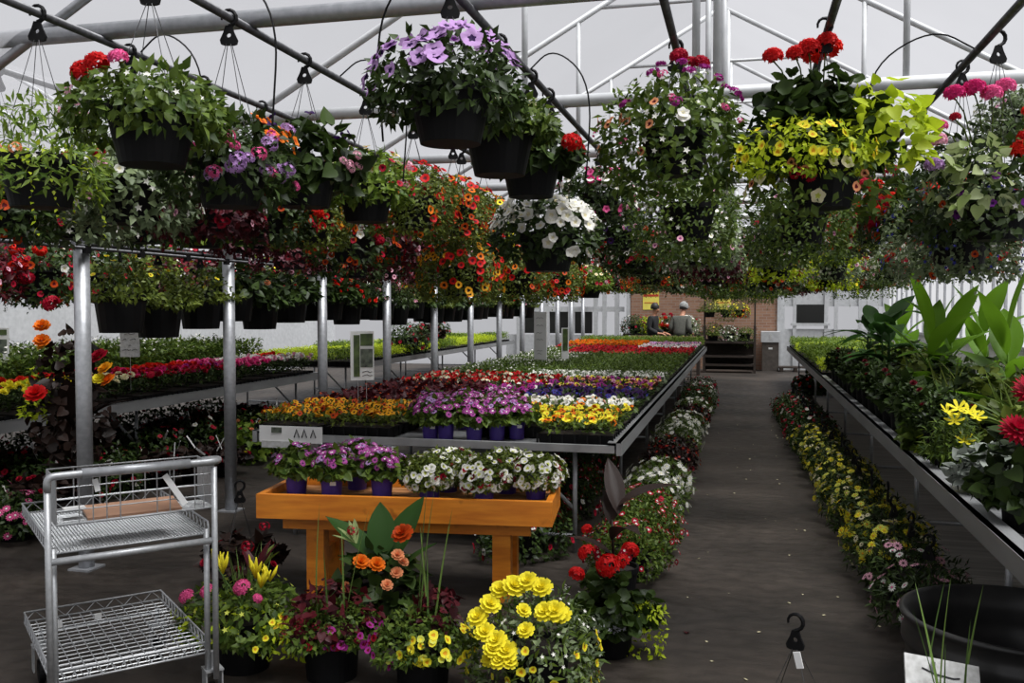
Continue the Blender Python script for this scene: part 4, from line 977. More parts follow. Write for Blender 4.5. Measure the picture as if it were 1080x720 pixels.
# ================================================================== broad leaves, grasses
def bigleaf(L, W, droop, lm, fold=.15, seg=9, name='leaf'):
    b = MB(); rows_ = []
    for i in range(seg + 1):
        t = i / seg; w = W * (math.sin(PI * min(1, t * 1.02)) ** .75 if t < .98 else 0) * (1.15 - .3 * t) / 2 + (.006 if t < .05 else 0)
        y = L * (t - .18 * droop * t * t); z = L * (.02 * t - droop * t * t * .75)
        rows_.append([(-w, y, z + fold * w), (-w * .5, y, z + fold * w * .3), (0, y, z - .004), (w * .5, y, z + fold * w * .3), (w, y, z + fold * w)])
    vs = [v for r in rows_ for v in r]
    fs = [(5 * i + k, 5 * i + k + 1, 5 * i + 6 + k, 5 * i + 5 + k) for i in range(seg) for k in range(4)]
    return b.add(vs, fs).mesh(name, LF[lm], True)
_bl = {}
def leafobj(parent, pos, az, el, L, W, droop, lm):
    k = (round(L, 2), round(W, 2), round(droop, 1), lm)
    if k not in _bl: _bl[k] = bigleaf(L, W, droop, lm)
    o = put('leaf', _bl[k], parent, pos); o.rotation_euler = (el, 0, az - PI / 2); return o
def canna(loc, H, lm, label, seed, leaves=7, L=.5, W=.15, group=None, pot=(.12, .09, .2), stems=1, potmat='blackp', name='canna_plant'):
    rg = random.Random(seed)
    o = thing(name, label, 'potted plant', loc, 0, group)
    put('pot', potmesh(*pot), o)
    for s in range(stems):
        sx, sy = rg.uniform(-.05, .05), rg.uniform(-.05, .05); top = H * rg.uniform(.8, 1)
        MB().path([(sx, sy, pot[2] - .03), (sx * 1.5, sy * 1.5, pot[2] + top * .55)], [.011, .006], 8).build('stem', LF[lm], o, True)
        for i in range(leaves):
            t = (i + .5) / leaves; az = i * 2.4 + rg.uniform(-.4, .4) + seed
            leafobj(o, (sx * (1 + t), sy * (1 + t), pot[2] + top * .6 * t), az, R_((12 if lm == 'cannadark' else 30) + 50 * t + rg.uniform(-8, 8)), L * rg.uniform(.75, 1.1), W * rg.uniform(.8, 1.1), rg.choice((.5, .8, 1.1) if lm == 'cannadark' else (.2, .5, .8)), lm)
    return o
def blades(parent, n, L, lm, z, seed, r=.04, t='stiff', name='grass_spike', spread=.25):
    rg = np.random.default_rng(seed); P = np.stack([rg.uniform(-r, r, n), rg.uniform(-r, r, n), np.full(n, z)], 1)
    D = rg.normal(size=P.shape) * spread; D[:, 2] = 1
    return put(name, npmesh(name, *scat(T[t], P, leafB(D, rg), L * rg.uniform(.6, 1.1, n)), [LF[lm]]), parent)

# ================================================================== planters on the floor by the orange table
def heads(parent, lst, z0):
    for t, c, e, x, y, z, s in lst:
        o = put('flower_head', fmesh(t, c, e), parent, (x, y, z0 + z)); o.scale = (s, s, s); o.rotation_euler = (R_(35), R_(rnd.uniform(-25, 25)), rnd.uniform(0, 6) if t == 'ger' else 0)
def fp(x, y): p = on(x, y, 0); return (p.x, p.y, 0)
p = fp(258, 703)
o = potplant(p, (.14, .115, .24), ('small', 'mid', .285, .18, .07, [('tiny', 'lime', 'yel', 40, 'all', 1.3), ('cal', 'yel', 'gold', 12, (-20, 50, -.8, .3), 1.15)], ''), 'big black planter of yellow celosia and pink geraniums behind the trolley', None, True, 1)
put('lime_foliage', foliage('small', 'lime', .24, .05, .1, 1, 160), o, (-.06, -.03, .26))
blades(o, 26, .34, 'grass', .25, 3, .07)
heads(o, [('ger', 'pink', 'hot', .05, -.2, .2, .05), ('ger', 'pink', 'hot', -.1, -.22, .19, .042), ('ger', 'pink', 'hot', -.22, -.14, .14, .045), ('ger', 'pink', 'mag', .12, -.2, .15, .03), ('ver', 'crim', 'red', .05, -.1, .36, .035), ('ver', 'crim', 'red', .1, 0, .43, .03)], .24)
def plume(parent, pts, hexname, z0):
    for x, y, z, L in pts:
        b = MB(); rg = random.Random(int(x * 999))
        for k in range(7):
            dx, dy = rg.uniform(-.03, .03), rg.uniform(-.03, .03); b.path([(x, y, z), (x + dx * .8, y + dy * .8, z + L * .5), (x + dx * 1.3, y + dy * 1.3, z + L * rg.uniform(.7, 1.05))], [.004, .009, .002], 6)
        b.build('celosia_plume', petal(C[hexname]), parent, True, (0, 0, z0))
plume(o, [(-.06, -.12, .24, .09), (-.1, -.08, .26, .08), (.09, -.12, .22, .1), (.12, -.14, .18, .09), (.15, -.1, .2, .08)], 'yel', .24)
for k, (az, el) in enumerate(((.3, 70), (1.2, 55), (2.4, 60), (-.4, 60), (.9, 75))): leafobj(o, (.06, 0, .42), az, R_(el), .2, .05, .3, ('maroon', 'olive')[k % 2])
p = fp(350, 712)
o = potplant(p, (.135, .115, .22), ('tiny', 'mid', .22, .12, .04, [('ver', 'maroon', 'crim', 9, (-110, 90, -.2, .6), .7), ('cal', 'mag', 'maroon', 14, (-40, 60, -.7, .5), 1.2), ('cal', 'crim', 'maroon', 10, (-60, 90, -.8, .2), 1.1), ('cal', 'yel', 'gold', 9, (190, 35, -.9, .4), 1.1)], ''), 'black planter of maroon coleus and magenta calibrachoa in front of the orange table leg', None, True, 2)
o2 = put('coleus_leaves', foliage('cin', 'maroon', .2, .2, .02, 2, 320), o, (0, 0, .25)); o2['label'] = 'ruffled maroon leaves'
put('lime_foliage', foliage('tiny', 'lime', .12, .05, .12, 1, 200), o, (-.2, -.05, .24)); blades(o, 5, .55, 'grass', .25, 5, .1, spread=.1)
p = fp(446, 726)
o = potplant(p, (.13, .11, .22), ('tiny', 'mid', .23, .15, .05, [('cal', 'yel', 'gold', 30, (-65, 60, -.8, .6), 1.3), ('cal', 'lime', 'yel', 10, (-80, 80, -.5, .6), 1.1), ('cal', 'mag', 'maroon', 14, (-160, 50, -.9, .3), 1.2)], ''), 'black planter of yellow calibrachoa with tall grass spikes beside the big yellow planter', None, True, 4)
o2 = put('coleus_leaves', foliage('cin', 'maroon', .11, .12, .02, 1, 130), o, (.06, .04, .33)); o2['label'] = 'maroon leaves'
blades(o, 5, .62, 'grass', .24, 8, .05, spread=.07)
p = fp(404, 668)
o = potplant(p, (.14, .12, .24), ('lush', 'dark', .24, .22, .06, [('bego', 'peach', 'orng', 4, (-90, 50, .2, .8), .9)], ''), 'planter of orange begonias under a broad green canna leaf before the orange table', None, True, 6)
heads(o, [('bego', 'orng', 'dor', -.08, -.2, .19, .045), ('bego', 'orng', 'peach', .0, -.21, .18, .045), ('bego', 'dor', 'orng', .12, -.12, .31, .06), ('bego', 'peach', 'orng', .1, -.18, .22, .035), ('ver', 'crim', 'hot', -.14, -.08, .32, .035)], .24)
for az, el, L, W, dz, x in ((.75, 62, .42, .2, .36, .03), (2.7, 40, .4, .17, .38, -.02), (1.8, 80, .3, .15, .4, 0), (3.4, 30, .25, .1, .34, 0), (.1, 45, .3, .12, .3, .05)): leafobj(o, (x, -.02, dz), az, R_(el), L, W, .2, 'cannadark')
for k, (az, el) in enumerate(((2.9, 40), (3.3, 25), (1.9, 70), (2.3, 60))): leafobj(o, (-.12, -.1, .5), az, R_(el), .13, .035, .1, 'vari')
p = fp(566, 735)
o = potplant(p, (.15, .12, .24), ('thin', 'mid', .29, .24, .24, [('tiny', 'white', 'white', 90, 'all', .9), ('cal', 'yel', 'gold', 18, (-50, 70, -.95, .4), 1.2), ('cal', 'yel', 'lime', 8, (-130, 40, -1, -.2), 1.1)], ''), 'big planter of double yellow begonias and fine white sprays beside the aisle', None, True, 7)
put('lime_foliage', foliage('tiny', 'grey', .3, .24, .26, 2, 1300, 8, .3), o, (0, 0, .23))
heads(o, [('bego', 'yel', 'yel', x, y, z, s) for x, y, z, s in ((-.17, -.2, .08, .05), (-.13, -.22, .04, .055), (-.19, -.22, .05, .042), (-.16, -.24, .01, .042), (-.12, -.24, .01, .04), (-.2, -.2, .0, .038), (-.2, -.1, .2, .05), (-.25, -.12, .15, .05), (-.22, -.16, .1, .05), (-.1, -.08, .27, .055), (-.04, -.08, .29, .05), (.02, -.1, .27, .05), (-.16, -.06, .25, .045), (.07, -.2, .2, .055), (.03, -.2, .2, .05), (.1, -.18, .18, .045), (-.05, -.22, .13, .04), (-.06, -.18, .2, .035))], .24)
p = fp(643, 688)
o = potplant(p, (.125, .1, .2), ('round', 'dark', .2, .19, .04, [('tiny', 'grey', 'white', 30, (-70, 80, -.9, .1), 1.2)], ''), 'black planter of scarlet geraniums with round dark leaves at the aisle edge', None, True, 8)
heads(o, [('ger', 'red', 'scar', x, y, z, s) for x, y, z, s in ((-.02, -.1, .26, .075), (-.12, -.05, .31, .055), (-.17, -.1, .22, .05), (.1, .0, .31, .055), (-.11, .05, .4, .035), (.05, -.06, .27, .05))], .2)
put('lime_foliage', foliage('tiny', 'lime', .1, .05, .2, 0, 260), o, (.17, -.02, .2))
p = fp(652, 632)
o = canna((p[0], p[1], 0), .55, 'bronze', 'bronze leaved canna in a dark pot by the long bench legs', 3, 3, .4, .12)
leafobj(o, (.0, 0, .55), .5, R_(35), .42, .14, .5, 'bronze'); leafobj(o, (0, 0, .5), 2.0, R_(65), .38, .12, .3, 'bronze')
# basket set on the floor with its hook standing up, behind the table end
def floorbasket(x, y, spec, label, group, near=False, seed=0, hook=True, drop=.22, s=1.0, tagc=0):
    o = basket((x, y, 0), spec, label, group, drop, near, seed, rnd.uniform(0, 6), s, 'flower_basket', 'flower basket', hook)
    for k in range(tagc):
        q = put('plant_label', _lab(), o, (.17 * math.cos(k * 2 + seed), .17 * math.sin(k * 2 + seed) - .1, .3)); q.rotation_euler = (R_(20), R_(rnd.uniform(-60, 60)), rnd.uniform(-1, 1))
    return o
_lb = {}
def _lab():
    if 0 not in _lb: _lb[0] = MB().box((0, 0, .06), (.018, .002, .15)).mesh('plant_label', M['white'])
    return _lb[0]
p = fp(254, 622); floorbasket(p[0], p[1], 'begred', 'dark flower basket on the floor with its black hook standing beside the orange table', None, True, 4, drop=.34)
p = on(838, 748, .2); o = floorbasket(p.x, p.y, 'geran', 'flower basket on the aisle floor with a black hook and one red bloom', None, False, 5, drop=.24)
for ch in list(o.children):
    if ch.name.startswith('blossom'): bpy.data.objects.remove(ch)
    elif ch.name.startswith('foliage'): ch.scale = (.6, .6, .25)
heads(o, [('ger', 'red', 'scar', .1, -.03, .07, .04)], .19)
q = put('price_tag', MB().box((0, 0, 0), (.026, .004, .06)).mesh('price_tag', M['white']), o, (.02, -.03, .4)); q.rotation_euler = (0, R_(-14), 0)
FG = 'flower baskets under the long bench edge'
for i, (y, sp) in enumerate(((5.75, 'floorred'), (6.35, 'floorred'), (6.95, 'floorred'), (7.6, 'floordaisy'), (8.3, 'floordaisy'), (9.1, 'floormaroon'), (9.9, 'floormaroon'), (10.7, 'floordaisy'), (11.4, 'floordaisy'), (12.2, 'floordaisy'), (13.1, 'floormaroon'), (14, 'floordaisy'), (15, 'shade'), (16, 'shade'), (17, 'whitebunch'), (18, 'shade'))):
    floorbasket(-.70 + rnd.uniform(-.04, .04), y, sp, f'floor basket of {PR[sp][6]} {ordi(i)} under the long-bench edge', FG, i < 4, i, False)
for i in range(6): floorbasket(-1.45, 6.1 + .62 * i, 'floorred' if i % 2 else 'shade', f'floor basket of {PR["floorred" if i % 2 else "shade"][6]} {ordi(i)} deep under the long bench', FG, False, i, False)
FG2 = 'flower baskets under the canna bench edge'
for i, y in enumerate(np.arange(5.15, 15.2, .5)):
    sp = 'floorpink' if i < 2 else 'flooryel' if i < 13 else 'shade'
    floorbasket(.97 + rnd.uniform(-.03, .03) - .01 * i, float(y), sp, f'floor basket of {PR[sp][6]} {ordi(i)} from the black tub', FG2, i < 6, i, True, .2)
FG3 = 'flower baskets on the floor of the far bay'
for i, (x, y, sp) in enumerate(((18, 560, 'floorhot'), (40, 535, 'begred'), (-20, 540, 'floorhot'), (165, 505, 'begred'), (205, 500, 'begred'), (235, 493, 'begred'), (120, 512, 'shade'), (80, 520, 'shade'), (262, 478, 'plainleaf'), (285, 470, 'shade'))):
    p = on(x, y + 8, 0)
    floorbasket(p.x, p.y, sp, f'floor basket of {PR[sp][6]} beyond the grey posts, {ordi(i)}' if i not in (0,) else 'floor basket of rose pink flowers beside the trolley', FG3, i < 6, i, False, tagc=2 if 3 <= i < 8 else 0)
for i in range(24):
    sp = ('shade', 'begred', 'shade')[i % 3]
    floorbasket(-5.85 - .55 * (i % 3), 5.0 + .27 * i, sp, f'floor basket of {PR[sp][6]} {ordi(i)} under the far-bay bench', FG3, False, i, False, tagc=1 if i % 3 == 0 else 0, s=1.25)
# dark leaved planter by the first post in view
o = canna((-4.62, 5.65, 0), 1.25, 'bronze', 'tall bronze leaved planter with red and orange flowers behind the first grey post', 5, 9, .36, .14, pot=(.17, .13, .3), stems=3)
put('bronze_leaves', foliage('lush', 'bronze', .27, .62, .3, 1, 330), o, (0, 0, .95)); put('green_leaves', foliage('small', 'lime', .1, .3, .1, 1, 120), o, (-.22, -.1, 1.0))
heads(o, [('ger', 'crim', 'red', .0, -.2, 1.72, .075), ('bego', 'orng', 'gold', -.12, -.15, 1.56, .06), ('bego', 'orng', 'gold', -.08, -.2, 1.46, .06), ('bego', 'gold', 'yel', -.14, -.12, 1.42, .05), ('bego', 'crim', 'red', .3, -.1, 1.35, .07), ('bego', 'gold', 'orng', .38, -.14, 1.27, .06), ('bego', 'orng', 'gold', .4, -.14, 1.19, .06), ('bego', 'yel', 'gold', .34, -.16, 1.2, .05), ('bego', 'red', 'crim', -.05, -.3, 1.1, .08)], 0)

# ================================================================== plants on the canna bench
GC = 'dark potted plants along the canna bench'
def bp(x, y): p = on(x, y, BZ); return (max(p.x, 1.16), p.y, BZ - .006)
p = bp(1066, 556)
o = potplant((max(p[0], 1.2), p[1], p[2]), (.12, .1, .19), ('lush', 'dark', .22, .27, .04, [], ''), 'black pot of large crimson dahlias at the edge of the canna bench', None, True, 1)
heads(o, [('dahl', 'crim', 'hot', x - .05, y, z + .11, s * 1.05) for x, y, z, s in ((0, -.1, .3, .085), (.08, -.12, .25, .075), (-.1, -.16, .15, .07), (.01, -.17, .17, .07), (-.02, -.2, .12, .055), (.1, -.2, .14, .06))], .19)
p = bp(1024, 528); potplant(p, (.1, .08, .16), ('mids', 'silver', .14, .13, .06, [], ''), 'silver leaved plant beside the crimson dahlias', None, True, 2)
p = bp(1002, 500); o = potplant(p, (.09, .07, .15), ('thin', 'mid', .15, .2, .04, [], ''), 'pot of yellow lilies between silver leaves and dark cannas', None, True, 3)
heads(o, [('lily', 'yel', 'gold', x, -.1, z, .055) for x, z in ((-.08, .22), (-.02, .24), (.04, .22), (.08, .19), (-.04, .17), (.02, .06))], .15)
p = bp(980, 482); o = potplant(p, (.09, .07, .15), ('lush', 'mid', .14, .15, .06, [('bego', 'crim', 'red', 4, 'top', .9)], ''), 'pot of crimson begonias and lime leaves beside the yellow lilies', None, True, 4); put('lime_foliage', foliage('lush', 'lime', .08, .05, .1, 1, 30), o, (-.04, -.12, .14))
MB().box((-.06, -.13, .05), (.09, .004, .11), Matrix.Rotation(R_(-6), 3, 'Y')).build('price_card', M['white'], o)
for i in range(15):
    y = 6.1 + .44 * i
    potplant((1.2, y, BZ - .006), (.125, .105, .22), ('lush' if i % 2 else 'small', 'dark', .17, .22, .0, [('bego', 'maroon', 'crim', 3, 'top', .7)], ''), f'black pot of dark foliage at the canna bench edge, {ordi(i)} past the crimson begonias', GC, False, i)
for i in range(16):
    y = 4.6 + .52 * i
    potplant((1.62 + .06 * (i % 2), y, BZ - .006), (.12, .1, .2), ('strap' if i % 3 == 0 else 'lush', ('dark' if 3 < i < 12 else 'mid') if i % 2 else 'olive', .24, .42 if 3 < i < 12 else .3, .05, [], ''), f'leafy pot in the second row of the canna bench, {ordi(i)} from the dahlia end', GC, False, i)
for i in range(8):
    potplant((2.15, 4.4 + .6 * i, BZ - .006), (.12, .1, .2), ('small', 'mid', .26, .3, .05, [], ''), f'bushy pot in the third row of the canna bench, {ordi(i)} from the dahlia end', GC, False, i)
for i, (x, y, X, H, lm, n, st) in enumerate(((972, 425, 1.45, 1.0, 'canna', 5, 1), (1008, 420, 1.75, .95, 'canna', 6, 1), (1066, 430, 1.75, 1.0, 'canna', 5, 1), (935, 410, 1.4, 1.0, 'cannadark', 5, 3), (912, 402, 1.4, .95, 'cannadark', 5, 3), (1040, 425, 2.1, .95, 'canna', 6, 1), (995, 415, 2.1, .9, 'canna', 6, 1), (950, 412, 1.95, .9, 'canna', 5, 1))):
    p = atX(x, y, X)
    canna((X, p.y, BZ - .006), H * 1.05, lm, f'tall {"bright" if lm == "canna" else "dark"} green canna on the bench, ' + ('with an upright yellow green leaf', 'with drooping leaves behind the lilies', 'behind the crimson dahlias', 'over the dark pots', 'over the dark pots, farther one', 'deep behind the dahlias', 'deep behind the lilies', 'behind the upright leaf')[i], i + 2, n + 2, .62 if lm == 'canna' else .5, .2, 'cannas on the bench', (.12, .1, .2), st)

# ================================================================== black tub and the sign in the corner
tc_ = on(1072, 652, .35)
b = MB(); prof = [(.001, .02), (.4, .02), (.405, 0), (.43, 0), (.435, .06), (.452, .09), (.452, .12), (.44, .15), (.445, .2), (.462, .23), (.462, .26), (.448, .28), (.452, .335), (.47, .345), (.47, .36), (.452, .365), (.435, .355), (.43, .25), (.42, .2), (.41, .05), (.001, .04)]
b.lathe(prof, 56); tb2 = thing('stock_tank', 'round ribbed black rubber tub standing at the end of the canna bench', 'tub', (tc_.x, tc_.y, 0)); b.build('shell', M['tub'], tb2, True)
p = on(1000, 745, .2)
o = thing('sign_board', 'white hand-marked board leaning in a grassy pot in front of the black tub', 'sign', (p.x, p.y, 0), YAW)
sb = MB().box((0, 0, 0), (.29, .008, .22)).build('board', M['greycard'], o, False, (-.02, 0, .265)); sb.rotation_euler = (R_(-32), R_(11), 0)
mk_ = MB(); mk_.path([(-.08, -.006, .065), (-.03, -.006, .05), (.04, -.006, .045), (.065, -.006, .05)], .003, 5); mk_.build('marker_stroke', M['ink'], sb)
MB().tube((-.045, .02, .14), (-.045, .03, .36), .008, 8).build('stake', M['galv'], o)
put('pot', potmesh(.13, .1, .2), o)
blades(o, 7, .5, 'grass', .18, 12, .1, 'stiff', 'grass_blade', .12)

# ================================================================== signs over the long bench
def stake_sign(pos, w, h, label, yaw, build, wires=2, foot=.84, name='sign_board'):
    o = thing(name, label, 'sign', (pos.x, pos.y, foot), yaw); c = pos.z - foot
    bd = MB().box((0, 0, 0), (w, .012, h)).build('board', M['white'] if name == 'sign_board' else M['greycard'], o, False, (0, 0, c))
    build(bd, w, h)
    for k in range(wires):
        x = 0 if wires == 1 else (-.18 + .36 * k) * w
        MB().tube((x, .008, 0), (x, .008, c), .003, 5).build('stake', M['chrome'], o)
    return o
def print_(bd, rects):
    for x, z, w, h, m, nm in rects: MB().box((x, -.0075, z), (w, .003, h)).build(nm, M[m], bd)
def strokes(bd, lst):
    b = MB()
    for x, z, L in lst:
        k = max(3, int(L / .018)); b.path([(x + L * i / k, -.0075, z + .006 * ((i * 7) % 3 - 1)) for i in range(k + 1)], .0022, 4)
    b.build('handwriting', M['ink'], bd)
q = zdepth(382, 375, 7.6)
stake_sign(q, .19, .40, 'white framed sign with a green plant photo on two wire stakes', YAW + .25, lambda bd, w, h: (print_(bd, [(-.045, -.0, .05, .34, 'greenprint', 'photo_strip'), (.035, .13, .1, .1, 'greenprint', 'photo'), (.035, -.02, .1, .15, 'darkprint', 'photo'), (.035, .068, .11, .008, 'white', 'border')]), strokes(bd, [(-.0, .15, .07), (-.0, .12, .07), (0, -.13, .08), (0, -.16, .08)])))
q = zdepth(570, 354, 12.5)
stake_sign(q, .22, .64, 'tall plain white hand-written sign standing among white flowers', YAW - .75, lambda bd, w, h: strokes(bd, [(-.07, .24, .13), (-.07, .14, .12), (-.07, .04, .1), (-.07, -.05, .12), (-.06, -.2, .1), (-.05, -.24, .08)]))
q = zdepth(596, 362, 12.6)
stake_sign(q, .1, .42, 'narrow white sign with a tall green picture beside the orange marigolds', YAW + .2, lambda bd, w, h: print_(bd, [(0, .05, .07, .3, 'greenprint', 'photo')]))
q = zdepth(137, 362, 8.9)
def house(bd, w, h):
    MB().add([(-.05, 0, .13), (.07, 0, .13), (.02, 0, .2), (-.05, .006, .13), (.07, .006, .13), (.02, .006, .2)], [(0, 1, 2), (5, 4, 3), (0, 3, 4, 1), (1, 4, 5, 2), (2, 5, 3, 0)]).build('point', M['greycard'], bd)
    strokes(bd, [(-.05, .09, .1), (-.06, .04, .03), (.0, .04, .06), (-.01, -.02, .02), (-.07, -.06, .08), (.02, -.06, .05)])
stake_sign(q, .18, .26, 'grey hand-written card with a pointed top over the crimson begonias', YAW + .1, house, 1, .9, 'price_card')
q = zdepth(1, 364, 8.6)
stake_sign(q, .14, .32, 'white card with a dark photo at the far bench end', YAW + .1, lambda bd, w, h: print_(bd, [(.01, -.01, .09, .13, 'darkprint', 'photo'), (.01, .12, .09, .05, 'greenprint', 'photo')]), 1, .85)
c0 = on(266, 455, BZ)
o = thing('label_strip', 'white label cards along the corner rail of the long bench', 'label', (B0 + .02, BY0 - .021, 0))
bd = MB().box((.27, 0, BZ + .02), (.5, .006, .12)).build('card', M['white'], o); bd2 = MB().box((.22, -.006, BZ - .055), (.36, .006, .05)).build('card', M['greycard'], o)
MB().box((.16, -.006, BZ + .05), (.08, .006, .04)).build('photo', M['darkprint'], bd)
b = MB()
for x in (.3, .36, .43): b.path([(x, -.006, BZ), (x + .02, -.006, BZ + .06), (x + .04, -.006, BZ)], .005, 4)
b.build('handwriting', M['ink'], bd)

# ================================================================== far end of the aisle
bn = thing('waste_bin', 'grey brown waste bin with a white box top against the brick wall', 'bin', (.72, YB - .55, 0))
MB().box((0, 0, .38), (.42, .4, .76)).build('body', M['bin'], bn); h_ = MB().box((0, 0, .9), (.48, .46, .28)).build('hood', M['paintwhite'], bn); MB().box((0, -.232, .9), (.05, .006, .14)).build('emblem', M['greycard'], h_); MB().box((0, -.203, .6), (.1, .006, .05)).build('label_card', M['white'], bn)
rk = thing('plant_rack', 'dark timber plant rack with two shelves at the end of the aisle', 'rack', (-.32, YB - 1.4, 0))
for z in (.2, .42, .78): MB().box((0, 0, z), (1.3, .6, .05)).build('shelf', M['bark'], rk)
for x in (-.63, .63):
    for y in (-.28, .28): MB().box((x, y, .6), (.06, .06, 1.2)).build('leg', M['bark'], rk)
MB().box((0, .3, .45), (1.3, .03, .8)).build('back_board', M['bark'], rk)
for j, (x, z, sp) in enumerate(((-.42, .805, 'lowlime'), (-.02, .805, 'whitebunch'), (.38, .805, 'trail'))): basket((-.32 + x, YB - 1.4, z), sp, f'pot of {PR[sp][6]} on the dark timber rack, {("by the bench", "middle", "by the bin")[j]}', 'pots on the timber rack', .2, False, j, 0, 1.1, 'potted_flower', 'potted plant', False)
for j, x in enumerate((-.5, -.1, .25)): basket((-.32 + x, YB - 1.45, 1.42), ('lowlime', 'trail', 'yelcal')[j], f'basket of {PR[("lowlime", "trail", "yelcal")[j]][6]} hung above the timber rack, {("by the bench", "middle", "by the bin")[j]}', 'baskets above the timber rack', .28, False, j, 0, 1.0)
MB().tube((-1.05, YB - 1.45, 1.98), (.4, YB - 1.45, 1.98), .015, 8).build('crossbar', M['galv'], rk, True).location = (.32, -(YB - 1.4), 0)
for x in (-.63, .63): MB().box((x, -.02, 1.6), (.04, .04, .8)).build('post', M['bark'], rk)
for j, x in enumerate((-2.6, -2.2, -1.8, -1.35)):
    sp = ('shade', 'limeyel', 'ered', 'whitebunch')[j]
    basket((x, YB - 2.6, 1.02), sp, f'tall pot of {PR[sp][6]} before the brick wall', 'pots before the brick wall', .2, False, j, 0, 1.25, 'potted_flower', 'potted plant', False)
st_ = thing('plant_stand', 'low dark stand of potted flowers before the brick wall', 'stand', (-1.95, YB - 2.6, 0))
MB().box((0, 0, 1.0), (1.9, .45, .04)).build('top', M['bark'], st_)
for x in (-.9, .9): MB().box((x, 0, .49), (.08, .4, .98)).build('leg', M['bark'], st_)
for j, (x, w_) in enumerate(((-2.42, .3), (-.55, .3))):
    xx = (-2.45, -.52)[j]
    o = thing('wall_sign', f'yellow sign with a red band on the brick wall, {"beside the hooded person" if j == 0 else "above the timber rack"}', 'sign', (xx, YB - .225, 0), 0, 'yellow signs on the brick wall')
    bd = MB().box((0, 0, 1.92), (.44, .01, .62)).build('board', M['yellowcard'], o)
    MB().box((0, -.007, 2.0), (.42, .004, .06)).build('red_band', M['redink'], bd); MB().box((0, -.007, 1.8), (.36, .004, .02)).build('print_line', M['redink'], bd); MB().box((0, -.007, 2.17), (.43, .004, .1)).build('white_band', M['white'], bd)
pl = thing('pallet', 'low dark timber pallet by the white wall beyond the aisle', 'pallet', (1.35, YB - .7, 0))
for x in (-.35, 0, .35): MB().box((x, 0, .05), (.09, .6, .1)).build('bearer', M['bark'], pl)
for k in range(4): MB().box((0, -.24 + .16 * k, .115), (.85, .1, .03)).build('deck_board', M['bark'], pl)
basket((1.28, 18.6, .0), 'redbeg', 'pot of scarlet begonias under the far end of the canna bench', None, .2, False, 3, 0, 1.1, 'potted_flower', 'potted plant', False)
# planters on the lime bench
for j, (x, y, sp) in enumerate(((430, 376, 'shade'), (450, 371, 'begred'), (548, 352, 'shade'))):
    p = on(x, y, BZ)
    basket((min(p.x, -6.15), min(p.y, 22), BZ - .006), sp, ('black planter at the corner of the lime seedling bench', 'planter of dark crimson begonias on the lime seedling bench', 'dark bushy planter on the lime seedling bench beyond the posts')[j], 'planters on the lime seedling bench', .2, False, j, 0, 1.5, 'potted_flower', 'potted plant', False, (.16, .11, .25))

